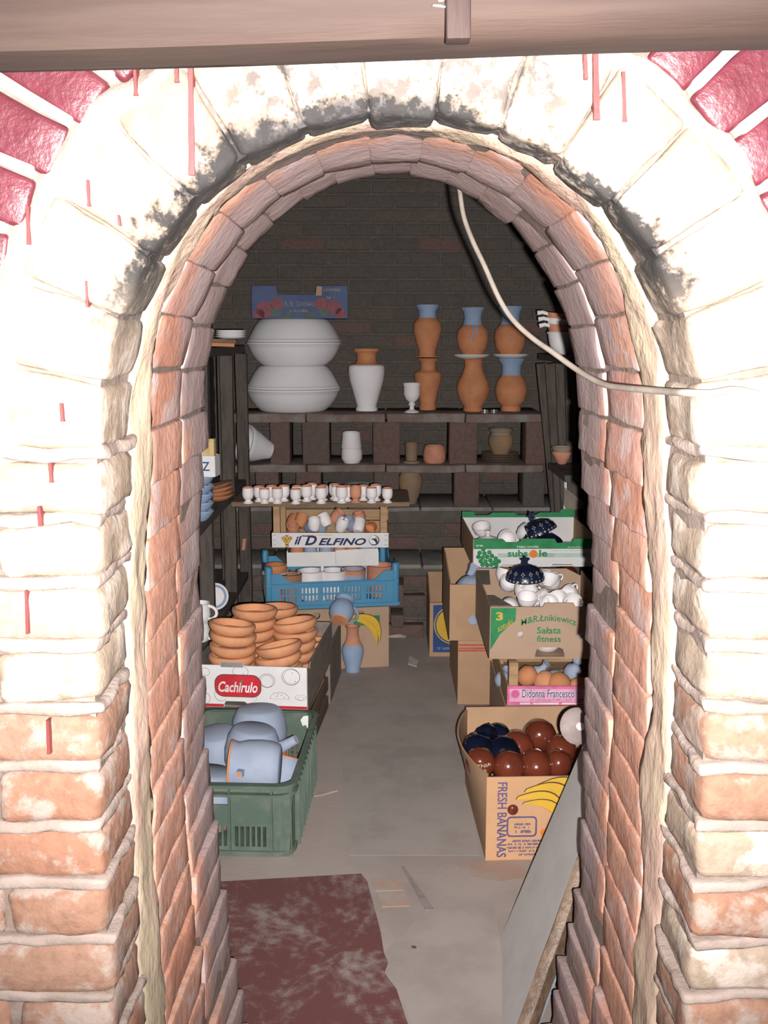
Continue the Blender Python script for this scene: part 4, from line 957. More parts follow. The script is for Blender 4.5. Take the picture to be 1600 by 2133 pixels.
#PART3
# ------------------------------------------------------------------ right of the aisle
# foremost banana carton with a bulging side
BW, BD, BH = 0.40, 0.52, 0.262
bl_ = atZ(1001, 1789, 0)
b1 = empty('banana_carton', (bl_.x+BW/2+0.004, bl_.y+BD/2, 0), (0,0,R(2.0)), label='open orange banana carton holding glazed brown and blue pots', cat='carton')
panel(b1, 'front_panel', [rect(-BW/2, BW/2, 0, BH-0.006)], 0.005, 'orange_cardboard', (0,-BD/2,0)); panel(b1, 'back_panel', [rect(-BW/2, BW/2, 0, BH+0.012)], 0.005, 'cardboard', (0,BD/2,0))
for s in (-1, 1):
    vv = []; ff = []; NY, NZ = 12, 6
    for side in (0, 1):
        for i in range(NY+1):
            for j in range(NZ+1):
                t, h = i/NY, j/NZ; bul = (0.055 if s < 0 else 0.01)*math.sin(math.pi*t)**0.8*h**1.3
                vv.append((s*(BW/2+bul)-s*0.005*side, -BD/2+BD*t, (BH+0.004)*h))
    m2 = (NY+1)*(NZ+1)
    for i in range(NY):
        for j in range(NZ):
            b = i*(NZ+1)+j; ff += [(b,b+1,b+NZ+2,b+NZ+1), (m2+b,m2+b+NZ+1,m2+b+NZ+2,m2+b+1)]
        b = i*(NZ+1)+NZ; ff.append((b, m2+b, m2+b+NZ+1, b+NZ+1)); b = i*(NZ+1); ff.append((b, b+NZ+1, m2+b+NZ+1, m2+b))
    make('side_panel', MB().add(vv, ff), 'cardboard', b1, smooth=40)
make('bottom_panel', MB().box(-BW/2+0.005, BW/2-0.005, -BD/2+0.005, BD/2-0.005, 0, 0.005), 'cardboard', b1)
yf = -BD/2-0.0027
text(b1, 'FRESH BANANAS', -0.168, -0.140, 0.010, 0.240, yf, 'print_indigo', turn=-90, bold=0.008)
bananas(b1, yf, [(0.02, 0.188, 0.17, 0.034, -26), (-0.012, 0.170, 0.175, 0.036, -30), (-0.040, 0.146, 0.17, 0.036, -33), (-0.034, 0.130, 0.15, 0.028, -38)])
# red knob and the framed print
make('round_seal', MB().lathe([(0,0.010),(0.008,0.009),(0.015,0.005),(0.0165,0)], 18, Matrix.Translation((-0.123,yf+0.001,0.156)) @ Matrix.Rotation(R(90),4,'X')), 'brown_glaze', b1, smooth=60)
n_ = 24; P = rrect(-0.140, -0.052, 0.072, 0.135, 0.012, 5); Q = rrect(-0.1355, -0.0565, 0.0765, 0.1305, 0.009, 5); m_ = MB()
for i in range(len(P)): j = (i+1) % len(P); m_.prism([P[i], P[j], Q[j], Q[i]], yf-0.001, yf)
make('print_frame', m_, 'print_indigo', b1)
for (x0, x1, z0, z1) in ((-0.10,-0.052,0.108,0.114), (-0.10,-0.056,0.098,0.104), (-0.096,-0.048,0.084,0.093), (-0.11,-0.016,0.056,0.0625), (-0.122,-0.012,0.046,0.0525), (-0.12,-0.014,0.035,0.0415), (-0.116,-0.02,0.025,0.031), (-0.085,-0.012,0.014,0.020)):
    scribble(b1, x0-0.018, x1-0.018, z0, z1, yf, 'print_indigo')
decal(b1, 'orange_print', circ(-0.030, 0.085, 0.012, 14), 'print_orange', yf)
# glazed pots in it
gp_ = [(0,0),(0.030,0),(0.045,0.010),(0.055,0.035),(0.056,0.055),(0.048,0.082),(0.034,0.098),(0,0.104)]
def glazed(u, v, Y, m, k, rot, lab, cat='pot', name='glazed_pot', extra=(), zadj=0):
    q = atY(u, v, Y)
    return pot(name, (q.x, q.y, q.z+zadj), [('body', sc([(r_, z_-0.05) for r_, z_ in gp_], k), m)], tuple(R(a) for a in rot), 32, extra, label=lab, cat=cat)
wd = MB()
e = glazed(1000, 1588, 2.955, 'brown_glaze', 0.82, (10,-4,0), 'glossy brown pot with pale lettering in the banana carton front corner')
def wrap_text(parent, s, r, z0, z1, a0, a1, m):
    o = text(parent, s, 0, 1, z0, z1, 0, m, bold=0.01)
    for v in o.data.vertices:
        a = a0+(a1-a0)*v.co.x; rr = r(v.co.z)+0.0009-(0.0008 if v.co.y > -0.0008 else 0); v.co = (rr*math.sin(a), -rr*math.cos(a), v.co.z)
    return o
rf = lambda z_: 0.82*0.0566*math.sqrt(max(0.05, 1-(z_/0.052)**2))
wrap_text(e, 'CZYNIA', rf, 0.011, 0.021, R(-50), R(40), 'gold_print'); wrap_text(e, 'ANNA', rf, -0.004, 0.006, R(-40), R(20), 'gold_print')
glazed(1060, 1597, 2.95, 'brown_glaze', 0.90, (70,15,0), 'glossy brown pot on its side by the carton front')
glazed(1116, 1595, 2.97, 'brown_glaze', 0.92, (40,-20,0), 'dark glossy brown pot beside the pale jug, carton front')
glazed(1078, 1556, 3.05, 'brown_glaze', 0.95, (60,-35,0), 'glossy brown pot leaning on the dark blue pots')
glazed(1124, 1533, 3.13, 'brown_glaze', 0.95, (95,15,0), 'bright glossy brown pot highest in the banana carton')
glazed(1168, 1562, 3.06, 'brown_glaze', 0.85, (20,10,0), 'small glossy brown pot by the leaning grey board')
glazed(1163, 1590, 2.98, 'brown_glaze', 0.75, (0,20,0), 'small dark glossy pot tucked beside the grey board')
glazed(996, 1562, 3.04, 'cobalt_glaze', 0.92, (10,0,0), 'dark blue glazed pot with a pale floral band', extra=[('floral_band', MB().lathe([(0.0575,-0.006),(0.0582,0.004),(0.0572,0.012)], 8, a0=R(-80), a1=R(-35)), 'gold_print')])
q = atY(1010, 1530, 3.09); pot('glazed_box', (q.x, q.y, q.z-0.02), [('body', [(0,0),(0.038,0),(0.04,0.01),(0.035,0.035),(0.018,0.055),(0,0.058)], 'cobalt_glaze')], (R(10), R(15), 0), 4, label='dark blue glazed square lid among the brown pots', cat='lid')
glazed(1037, 1533, 3.12, 'cobalt_glaze', 0.72, (30,20,0), 'small round dark blue pot between blue lids and brown pots')
glazed(1050, 1570, 3.02, 'cobalt_glaze', 1.0, (90,-30,0), 'dark blue patterned jug lying under the brown pots')
q = atY(1128, 1568, 3.0); pot('small_jug', (q.x, q.y, q.z-0.015), [('body', wall_in([(0.012,0),(0.02,0.008),(0.021,0.03),(0.016,0.045),(0.018,0.05)], 0.003), 'bisque_white')], (R(50), R(-40), 0), label='tiny white jug among the brown glazed pots', cat='jug')
# support carton, pink labelled crate, salad carton
sup = carton('support_carton', (0.635, 3.70, 0), 0, 0.42, 0.50, 0.232, 'pale_cardboard', label='plain carton hidden behind the banana carton, under the pink labelled crate', cat='carton')
make('top_flap', MB().box(-0.205, 0.205, -0.245, 0.245, 0.226, 0.231), 'pale_cardboard', sup)
PZ = 0.2325
pl_ = on(1057, 3.45, 0.3); PW, PD, PH = 0.42, 0.48, 0.152
pk = wood_crate('pink_label_crate', (pl_.x+PW/2, 3.45+PD/2, PZ), 0, PW, PD, PH, ((0.0, 0.070),), 'crate_wood', 0.032, 0.006, label='wooden crate with a pink printed board below the salad carton', cat='crate')
make('slat', MB().rbox(PW, 0.006, 0.05, 0.001), 'crate_wood', pk, (0, PD/2-0.003, 0.12)); make('slat', MB().rbox(0.006, PD-0.02, 0.04, 0.001), 'crate_wood', pk, (PW/2-0.003, 0, 0.12))
yf = -PD/2-0.0005
decal(pk, 'pink_board', rect(-PW/2, PW/2, 0.001, 0.070), 'print_pink', yf, 0.0008); decal(pk, 'pale_board', rect(-PW/2+0.008, PW/2, 0.014, 0.060), 'print_light_pink', yf-0.0008, 0.0006)
text(pk, 'Didonna Francesco', -0.160, 0.024, 0.029, 0.060, yf-0.002, 'print_white', bold=0.035); text(pk, 'Didonna Francesco', -0.159, 0.023, 0.030, 0.059, yf-0.0035, 'print_blue', bold=0.0)
decal(pk, 'emblem_disc', circ(-0.182, 0.042, 0.015, 18), 'print_pink', yf-0.0016, 0.0005); scribble(pk, -0.13, 0.06, 0.018, 0.024, yf-0.002, 'print_pink')
for (x0, x1) in ((-0.165,-0.13),(-0.12,-0.03),(-0.02,0.06)): decal(pk, 'small_print', rect(x0, x1, 0.004, 0.010), 'print_white', yf-0.001, 0.0005)
necked = [(0,0),(0.020,0),(0.034,0.012),(0.039,0.035),(0.031,0.058),(0.015,0.072),(0.012,0.088),(0.019,0.100),(0.015,0.100),(0,0.085)]
fish = [(0,0),(0.022,0),(0.036,0.015),(0.04,0.04),(0.034,0.065),(0.015,0.08),(0,0.083)]
for (u, v, Y, m, k, rot, lab) in ((1088, 1402, 3.56, 'terracotta', 0.9, (20,30,0), 'bare orange pot at the post of the pink labelled crate'), (1108, 1400, 3.58, 'blue_grey_slip', 0.9, (10,35,0), 'blue grey pot wedged upright in the pink labelled crate'), (1150, 1396, 3.60, 'blue_grey_slip', 1.15, (80,60,0), 'blue grey bird shaped pot lying in the pink labelled crate'),
        (1135, 1424, 3.54, 'terracotta_pale', 1.0, (0,0,0), 'round pale clay pot in the pink labelled crate'), (1165, 1410, 3.56, 'terracotta', 1.1, (60,-20,0), 'orange clay pot under the blue bird shaped pot'), (1190, 1420, 3.55, 'terracotta_pale', 1.0, (40,50,0), 'pale clay pot near the jamb in the pink labelled crate'),
        (1190, 1392, 3.62, 'blue_grey_slip', 0.9, (30,10,0), 'blue grey pot near the jamb in the pink labelled crate'), (1046, 1408, 3.70, 'blue_grey_slip', 0.9, (30,10,0), 'blue grey pot seen through the open side of the crate')):
    q = atY(u, v, Y); pot('clay_pot', (q.x, q.y, q.z-0.035), [('body', sc(necked if 'blue' in m else fish, k), m)], tuple(R(a) for a in rot), 24, label=lab, cat='pot')
SZ = PZ+PH+0.001; SW, SD, SH = 0.42, 0.56, 0.188
sl = on(1021, 3.5, 0.40)
fr = [(-SW/2,0),(-0.052,0),(-0.052,0.018),(-0.046,0.036),(-0.03,0.042),(0.03,0.042),(0.044,0.036),(0.05,0.018),(0.05,0),(SW/2,0),(SW/2+0.002,SH),(0.085,SH),(0.078,SH+0.014),(-0.022,SH+0.014),(-0.03,SH),(-SW/2-0.002,SH)]
sd_ = [(-SD/2,0),(SD/2,0),(SD/2,SH+0.002),(-SD/2,SH)]
sa = carton('salad_carton', (sl.x+SW/2, 3.50+SD/2, SZ), 0, SW, SD, SH, 'pale_cardboard', front=fr, side=sd_, holes=[circ(-0.105,0.088,0.0105,14), circ(0.105,0.086,0.0105,14)], back=[(-SW/2,0),(SW/2,0),(SW/2,SH-0.02),(0.15,SH+0.01),(-SW/2,SH+0.01)], label='brown salad carton with green lettering, heaped with white cups', cat='carton')
# inward folded corner flaps, leaving a six sided mouth
for (x0, x1, y0, y1) in ((-SW/2, -SW/2+0.075, -SD/2, -SD/2+0.14), (-SW/2, -SW/2+0.05, SD/2-0.25, SD/2-0.0)):
    far = y1 > 0
    tri = [(x0,y0),(x1,y0),(x0+0.03,y1),(x0,y1)] if not far else [(x0,y0),(x0+0.03,y0),(x1,y1),(x0,y1)]
    vv = [(x,y,SH+0.001) for x,y in tri]+[(x,y,SH+0.004) for x,y in tri]
    make('corner_flap', MB().add(vv, [(0,1,2,3),(7,6,5,4),(0,4,5,1),(1,5,6,2),(2,6,7,3),(3,7,4,0)]), 'grey_cardboard', sa)
yf = -SD/2-0.0027
tri = [(-SW/2,SH-0.004),(-0.122,SH-0.004),(-0.124,SH-0.05),(-0.150,SH-0.072),(-0.178,SH-0.10),(-0.198,SH-0.135),(-SW/2,SH-0.155)]
decal(sa, 'green_corner', tri, 'print_green', yf)
text(sa, '3', -0.192, -0.168, SH-0.048, SH-0.018, yf-0.001, 'print_gold', bold=0.03)
o = text(sa, 'sztuki', -0.185, -0.135, SH-0.078, SH-0.055, yf-0.001, 'print_gold', shear=0.0)
for v in o.data.vertices: v.co.z += (v.co.x+0.185)*0.55-0.012
text(sa, 'M&R.Łnikiewicz', -0.104, 0.088, 0.120, 0.143, yf, 'print_green', bold=0.008, arch=0.018)
text(sa, 'Sałata', -0.048, 0.036, 0.092, 0.116, yf, 'print_green', bold=0.012); text(sa, 'fitness', -0.048, 0.036, 0.062, 0.084, yf, 'print_green', bold=0.012)
q = Vector((sl.x+SW/2, 3.53, SZ+0.006)); pot('white_bowl', (q.x+0.0, q.y+0.052, q.z), [('body', wall_in([(0.026,0),(0.036,0.004),(0.052,0.022),(0.060,0.040),(0.058,0.043)], 0.004), 'bisque_white')], label='white bowl showing through the carton hand hole', cat='bowl')
# white cups heaped in it
cpf = wall_in([(0.016,0),(0.018,0.004),(0.030,0.016),(0.036,0.034),(0.037,0.046)], 0.003)
cpr = None; k_ = 0
def white_cup(u, v, z, rot):
    global cpr
    p = atZ(u, v, z)
    if cpr is None:
        cpr = empty('white_cup', p, label='small white cup heaped in the salad carton', cat='cup', group='white cups in the salad carton')
        make('bowl', MB().lathe(cpf, 22), 'bisque_white', cpr, smooth=50); make('handle', handle(0.032, 0.012, 0.038, 0.016, 0.004), 'bisque_white', cpr, smooth=60); c = cpr
    else: c = copy_tree(cpr)
    c.location = p; c.rotation_euler = tuple(R(a) for a in rot)
for (u, v, z, rot) in ((1053,1226,.560,(35,20,0)), (1045,1212,.560,(0,30,40)), (1081,1242,.560,(25,-20,100)), (1106,1214,.605,(180,10,0)), (1140,1222,.575,(-20,20,10)), (1120,1236,.560,(150,20,0)), (1097,1264,.545,(20,0,0)), (1137,1262,.545,(60,20,0)), (1169,1243,.560,(-160,10,20)), (1159,1222,.565,(20,-40,0)),
        (1166,1262,.545,(30,-20,0)), (1188,1268,.545,(40,10,0)), (1199,1246,.560,(0,-60,30)), (1066,1252,.545,(120,40,0)), (1075,1216,.56,(-30,40,200)), (1090,1206,.56,(10,60,0)), (1125,1210,.56,(50,50,0)), (1180,1256,.545,(160,0,0)), (1112,1250,.545,(30,70,0)), (1152,1250,.545,(0,80,0))):
    white_cup(u, v, z, rot)
for (hx, lab) in ((-0.105, 'white cup behind the round hole next to the green corner'), (0.105, 'white cup behind the round hole near the door jamb')):
    pot('white_cup', (sl.x+SW/2+hx, 3.553, SZ+0.065), [('bowl', sc(cpf, 1.15), 'bisque_white')], (0, 0, 0), 22, label=lab, cat='cup')
# dark blue lid with a star knob, patterned
def star_lid(loc, r, rot, label):
    pr = [(r,0),(r*1.0,0.004),(r*0.93,r*0.30),(r*0.74,r*0.52),(r*0.45,r*0.66),(r*0.15,r*0.72),(0,r*0.73)]
    e = empty('star_lid', loc, rot, label=label, cat='lid')
    make('dome', MB().lathe(pr+[(0,r*0.60),(r*0.85,0.0)], 32), 'cobalt_matte', e, smooth=50)
    make('knob', star_knob(r*0.27, r*0.08, r*0.98), 'cobalt_matte', e)
    m_ = MB()
    for i in range(26):
        a = 2*math.pi*i/26
        for (q, zq, rad) in ((0.985, 0.10, 0.055), (0.94, 0.27, 0.03)):
            if q < 0.95 and i % 2: continue
            m_.lathe([(0,rad*r*0.25),(rad*r,0)], 6, Matrix.Translation((math.cos(a)*r*q, math.sin(a)*r*q, r*zq)) @ Matrix.Rotation(a,4,'Z') @ Matrix.Rotation(R(80),4,'Y'))
    for i in range(13):
        a = 2*math.pi*i/13
        for (dx, dz) in ((0,0.07),(0.06,0.0),(-0.06,0.0),(0,-0.07)):
            aa = a+dx*1.3; q = 0.82-dz*0.6; zq = 0.46+dz
            m_.lathe([(0,0.012*r),(0.038*r,0)], 5, Matrix.Translation((math.cos(aa)*r*q, math.sin(aa)*r*q, r*zq)) @ Matrix.Rotation(aa,4,'Z') @ Matrix.Rotation(R(52),4,'Y'))
    make('flower_pattern', m_, 'gold_print', e)
    return e
q = atZ(1094, 1204, 0.615); star_lid((q.x, q.y, 0.612), 0.073, (R(4), R(-3), R(6)), 'dark blue patterned dome lid with star knob on the white cups')
# red striped carton, carton with round hole, yellow-and-blue carton
r4 = carton('striped_carton', (on(955, 4.1, 0.12).x+0.21, 4.10+0.25, 0), R(0), 0.42, 0.50, 0.272, 'cardboard', label='brown carton with red stripes near its top edge', cat='carton', holes=[circ(0.015,0.175,0.019,16,0.013)])
yf = -0.25-0.0027
for zz in (0.250, 0.236, 0.226): decal(r4, 'red_stripe', rect(-0.21, 0.20, zz, zz+0.007), 'print_faded_red', yf)
for x in range(4): decal(r4, 'red_smear', [(-0.07+0.03*x,0.04-0.006*x),(-0.03+0.03*x,0.044),(-0.01+0.02*x,0.034),(-0.06+0.03*x,0.03)], 'print_faded_red', yf)
pot('blue_pot', (r4.location.x+0.02, 4.17, 0.006), [('body', sc(fish, 2.4), 'blue_slip')], label='blue pot behind the hole of the striped carton', cat='pot')
h5 = carton('hole_carton', (on(938, 4.1, 0.4).x+0.20, 4.10+0.25, 0.273), R(0), 0.40, 0.50, 0.235, 'cardboard', holes=[circ(-0.105,0.085,0.021,18)], back=rect(-0.2,0.2,0,0.285), side=[(-0.25,0),(0.25,0),(0.25,0.285),(0.10,0.285),(-0.25,0.236)], label='tall brown carton with a round hole, filled with blue pots', cat='carton')
bx5 = h5.location.x
pot('blue_pot', (bx5-0.105, 4.165, 0.285), [('body', sc(fish, 1.3), 'blue_grey_slip')], label='blue grey pot behind the round carton hole', cat='pot')
for (u, v, Y, k, rot, lab) in ((968, 1208, 4.22, 1.5, (60,40,0), 'blue grey pitcher leaning in the corner of the tall carton'), (1005, 1198, 4.36, 1.7, (20,10,0), 'large blue grey pot beneath the green and white carton'), (1050, 1202, 4.24, 1.4, (30,-30,0), 'blue grey pot in the tall carton behind the star lid'), (1098, 1196, 4.44, 1.5, (70,10,0), 'blue grey pot in the tall carton by the brown one')):
    q = atY(u, v, Y); pot('blue_pot', (q.x, q.y, q.z-0.05), [('body', sc(fish, k), 'blue_grey_slip')], tuple(R(a) for a in rot), 28, label=lab, cat='pot')
q = atY(978, 1190, 4.18); pot('pitcher_spout', (q.x, q.y, q.z-0.02), [('body', wall_in([(0.018,0),(0.02,0.02),(0.03,0.04),(0.031,0.05)], 0.004), 'blue_grey_slip')], (R(-20), R(35), 0), 5, label='square blue grey spout sticking out of the tall carton', cat='spout')
q = atY(1178, 1188, 4.36); pot('brown_pot', (q.x, q.y, q.z-0.04), [('body', sc(fish, 1.3), 'brown_glaze')], (R(70), 0, 0), label='dark brown pot in the tall carton near the jamb', cat='pot')
y6 = carton('fruit_carton', (on(896, 4.75, 0.12).x+0.20, 4.75+0.18, 0), 0, 0.40, 0.36, 0.262, 'cardboard', back=rect(-0.2,0.2,0,0.33), side=[(-0.18,0),(0.18,0),(0.18,0.33),(0.04,0.33),(-0.18,0.262)], label='carton with a blue field and yellow disc at the aisle end', cat='carton')
yf = -0.18-0.0027
decal(y6, 'blue_field', rect(-0.186, 0.18, 0.020, 0.252), 'print_blue', yf, 0.0006); decal(y6, 'disc_edge', circ(-0.085,0.155,0.097,28), 'print_gold', yf-0.0006, 0.0004); decal(y6, 'disc_ring', circ(-0.085,0.155,0.092,28), 'print_blue', yf-0.001, 0.0004); decal(y6, 'yellow_disc', circ(-0.085,0.155,0.086,28), 'print_yellow', yf-0.0014, 0.0005)
for (x, z_) in ((-0.12,0.19),(-0.105,0.15),(-0.10,0.11)): decal(y6, 'fruit_print', circ(x, z_, 0.016, 10), 'print_faded_red', yf-0.002, 0.0005)
scribble(y6, -0.17, -0.05, 0.034, 0.046, yf-0.0008, 'print_grey')
# green and white carton with lids
GZ = 0.5595; GWd, GDp, GHt = 0.52, 0.52, 0.118
gl = on(984, 4.2, 0.62)
fr = [(-GWd/2,0),(-0.15,0),(-0.145,0.008),(-0.07,0.010),(-0.06,0),(0.06,0),(0.07,0.011),(0.15,0.010),(0.16,0),(GWd/2,0),(GWd/2,GHt),(0.155,GHt),(0.145,GHt-0.016),(0.085,GHt-0.018),(0.075,GHt),(-0.06,GHt),(-0.07,GHt-0.014),(-0.125,GHt-0.014),(-0.14,GHt),(-GWd/2,GHt)]
bk = [(-GWd/2,0),(GWd/2,0),(GWd/2,0.155),(0.20,0.155),(0.19,0.14),(0.10,0.14),(0.08,0.128),(0.0,0.128),(-0.02,0.14),(-0.12,0.14),(-0.14,0.128),(-0.20,0.128),(-0.21,0.145),(-GWd/2,0.145)]
ss = carton('grape_carton', (gl.x+GWd/2, 4.20+GDp/2, GZ), R(1.0), GWd, GDp, GHt, 'white_card', front=fr, back=bk, label='green and white grape carton holding white and blue lids', cat='carton')
for o in list(ss.children):
    if o.name.startswith('side_panel'): o.data.materials.clear(); o.data.materials.append(MATS['cardboard'])
yf = -GDp/2-0.0027
gtop = [(-GWd/2,GHt-0.042),(GWd/2,GHt-0.042),(GWd/2,GHt),(0.155,GHt),(0.145,GHt-0.016),(0.085,GHt-0.018),(0.075,GHt),(-0.06,GHt),(-0.07,GHt-0.014),(-0.125,GHt-0.014),(-0.14,GHt),(-GWd/2,GHt)]
link('green_band', sheet_mesh([gtop], 0.001), 'print_green', ss, (0, yf, 0))
link('green_band', sheet_mesh([[(-GWd/2,0.118),(GWd/2,0.118),(GWd/2,0.155),(0.20,0.155),(0.19,0.14),(0.10,0.14),(0.08,0.128),(0.0,0.128),(-0.02,0.14),(-0.12,0.14),(-0.14,0.128),(-0.20,0.128),(-0.21,0.145),(-GWd/2,0.145)]], 0.001), 'print_green', ss, (0, GDp/2-0.0035, 0))
decal(ss, 'pale_band', rect(-0.16, GWd/2, 0.040, 0.058), 'print_light_green', yf, 0.0005)
text(ss, 'TABLE GRAPES', -0.083, 0.008, GHt-0.037, GHt-0.029, yf-0.001, 'print_white', bold=0.01)
scribble(ss, -0.25, -0.222, GHt-0.030, GHt-0.024, yf-0.001, 'print_white'); scribble(ss, 0.13, 0.19, GHt-0.037, GHt-0.033, yf-0.001, 'print_white'); scribble(ss, 0.06, 0.19, GHt-0.052, GHt-0.048, yf-0.0004, 'print_light_green')
text(ss, 'subs', -0.119, -0.036, 0.043, 0.072, yf-0.001, 'print_green', bold=0.025); text(ss, 'le', 0.012, 0.046, 0.043, 0.072, yf-0.001, 'print_green', bold=0.025)
decal(ss, 'orange_dot', circ(-0.012, 0.055, 0.017, 20), 'print_orange', yf-0.001, 0.0006)
for (gx, gz) in ((-0.22,0.075),(-0.235,0.06),(-0.215,0.057),(-0.195,0.062),(-0.24,0.043),(-0.222,0.04),(-0.203,0.043),(-0.184,0.047),(-0.168,0.036),(-0.23,0.025),(-0.21,0.024),(-0.19,0.028),(-0.172,0.02),(-0.155,0.024),(-0.222,0.01),(-0.203,0.008),(-0.185,0.01),(-0.165,0.008)):
    decal(ss, 'grape_print', circ(gx, gz, 0.0098, 12), 'print_green', yf-0.0004, 0.0005)
sx_, sy_ = ss.location.x, ss.location.y
q = atY(1018, 1112, 4.34); pot('dish_cover', (q.x, 4.36, GZ+0.055), [('dome', [(0.075,0),(0.074,0.004),(0.05,0.03),(0.02,0.042),(0.008,0.046),(0.008,0.054),(0.014,0.060),(0.013,0.068),(0,0.072)], 'bisque_white')], (R(3), R(-2), 0), label='white cover with a ring shaped knob in the grape carton', cat='cover')
for (u, v, Y, rot, lab) in ((1006, 1106, 4.44, (20,-10,0), 'white lid in the grape carton corner'), (1052, 1116, 4.30, (70,20,0), 'white cup lying at the front dip of the grape carton'), (1080, 1106, 4.36, (20,60,0), 'white cup beside the dark blue lid in the grape carton')):
    q = atY(u, v, Y); pot('white_cup', (q.x, q.y, q.z-0.02), [('bowl', sc(cpf, 1.1), 'bisque_white')], tuple(R(a) for a in rot), 22, label=lab, cat='cup')
q = atY(1122, 1112, 4.36); star_lid((q.x, q.y, q.z), 0.085, (R(-10), R(-22), R(10)), 'tilted dark blue lid with star knob in the grape carton')
q = atY(1130, 1118, 4.30); pot('blue_bowl', (q.x+0.01, q.y+0.02, q.z-0.045), [('body', wall_in([(0.03,0),(0.04,0.005),(0.06,0.03),(0.066,0.05)], 0.005), 'cobalt_glaze')], (R(10),R(20),0), label='dark blue bowl under the tilted star lid', cat='bowl')
# ------------------------------------------------------------------ right side shelf, planks, cups, folded cartons
rs = empty('side_shelf', (0.86, 4.68, 0), label='dark plank shelf along the wall behind the stacked cartons', cat='shelf')
for zz, ln, yy in ((0.92, 0.44, -0.21), (1.405, 0.86, 0.0)): make('board', MB().rbox(0.22, ln, 0.03, 0.004, (1,3,1), 0.003, zz*3), 'old_wood', rs, (0, yy, zz))
for y in (-0.36, 0.36):
    make('post', MB().rbox(0.05, 0.05, 1.39, 0.004), 'old_wood', rs, (0.07, y, 0.695))
for i, (u0, v0, u1, v1, Y, w_) in enumerate(((1128, 757, 1150, 985, 5.085, 0.034), (1148, 757, 1164, 1000, 4.96, 0.04), (1168, 757, 1177, 1000, 4.88, 0.034), (1187, 762, 1192, 1000, 4.80, 0.032))):
    a, b = atY(u0, v0, Y), atY(u1, v1, Y); b = a+(b-a)*((a.z-0.003)/(a.z-b.z)); d = b-a; L = d.length; c = (a+b)/2
    make('leaning_plank', MB().rbox(w_*1.5, 0.022, L, 0.003, (2,1,4), 0.002, i*2.0), 'old_wood', None, c, (0, math.atan2(-d.x, -d.z), 0), label=('first','second','third','fourth')[i]+' narrow grey plank under the side shelf, counted from the vase shelf', cat='plank', group='planks leaning under the side shelf')
# pots with handles on the shelf
kq = 0.00225
base = on(1163, 4.72, 1.42)
zz = 1.4205
pot('white_pot', (base.x+0.012, 4.72, zz), [('body', sc(wall_in([(14,0),(17,3),(24,22),(27,40),(30,44),(28,46)], 2.5), kq), 'bisque_white')], label='white flared pot lowest in the pile on the side shelf', cat='pot')
zz += 41*kq
for i, (m, hh) in enumerate((('terracotta_pink', 18), ('white_clay', 16), ('terracotta_pink', 15))):
    pot('handled_pan', (base.x+0.004-0.006*i, 4.72, zz), [('body', sc(wall_in([(18,0),(22,4),(25,12),(26,hh),(24,hh)], 2.5), kq), m)], extra=[('handle', MB().tube([(-0.05,-0.015,hh*kq*0.8),(-0.075,-0.02,hh*kq*0.9),(-0.098,-0.02,hh*kq*0.7)], [0.008,0.009,0.011], 8), 'white_clay')], rot=(0, R(4+2*i), 0),
        label=(('lower', '', 'upper')[i]+' pinkish handled pan in the pile on the side shelf' if m == 'terracotta_pink' else 'white handled pan between two pinkish pans'), cat='pan', group='pans piled on the side shelf')
    zz += hh*kq*0.72
q = on(1172, 4.60, 0.936)
pot('clay_dish', (q.x, 4.62, 0.9355), [('body', wall_in([(0.012,0),(0.02,0.004),(0.035,0.03),(0.046,0.052),(0.048,0.058)], 0.005), 'terracotta_pink')], label='small clay bowl under a grey one on the side shelf', cat='bowl')
pot('clay_dish', (q.x, 4.62, 0.965), [('body', wall_in([(0.012,0),(0.02,0.004),(0.036,0.026),(0.048,0.046),(0.05,0.050)], 0.004), 'grey_clay')], label='grey bowl nested on the small clay bowl', cat='bowl')
a = atY(1186, 985, 4.82)
make('folded_carton', MB().rbox(0.045, 0.006, 0.30, 0.001), 'white_card', None, (a.x, 4.82, 0.82), label='white folded card standing beside the grape carton', cat='card')
for i, (u, v0, v1) in enumerate(((1188, 1015, 1060), (1190, 1062, 1108))):
    p0 = atY(1176, v0, 4.76); p1 = atY(1215, v1, 4.76)
    poly = [(p0.x, p0.z), (p1.x, p0.z-0.07), (p1.x, p1.z), (p0.x+0.015, p1.z-0.01), (p0.x, p1.z+0.02)]
    make('folded_carton', MB().prism(poly, 4.765+0.01*i, 4.77+0.01*i), 'grey_cardboard', None, label=('grey folded carton, upper of two, beside the grape carton' if i == 0 else 'grey folded carton, lower of two, beside the grape carton'), cat='card')

# ------------------------------------------------------------------ left side shelf and what stands on it
ls = empty('plank_rack', (-0.80, 4.36, 0), label='dark plank rack with stout posts along the side wall', cat='rack')
for zz in (0.33, 0.795, 1.44): make('board', MB().rbox(0.25, 1.48, 0.035, 0.004, (1,4,1), 0.003, zz*5), 'old_wood', ls, (0, 0, zz))
for (x, y) in ((0.09, -0.3), (0.10, 0.28), (0.11, 0.70), (0.05, 0.52), (-0.09, 0.7), (-0.09, -0.7)): make('post', MB().rbox(0.055, 0.05, 1.42, 0.005, (1,1,5), 0.003, y*3+x), 'old_wood', ls, (x, y, 0.71))
z_ = 1.4585
for i in range(2):
    q = on(466+8*i, 4.60, z_)
    make('wood_offcut', MB().rbox(0.12, 0.07, 0.016, 0.002), 'terracotta' if i == 0 else 'shelf_wood', None, (q.x-0.01, 4.58, z_+0.008), (0, R(2), R(8-15*i)), label=('orange brown tile' if i == 0 else 'brown wood offcut')+' under the white plates on the rack', cat='offcut')
    z_ += 0.0165
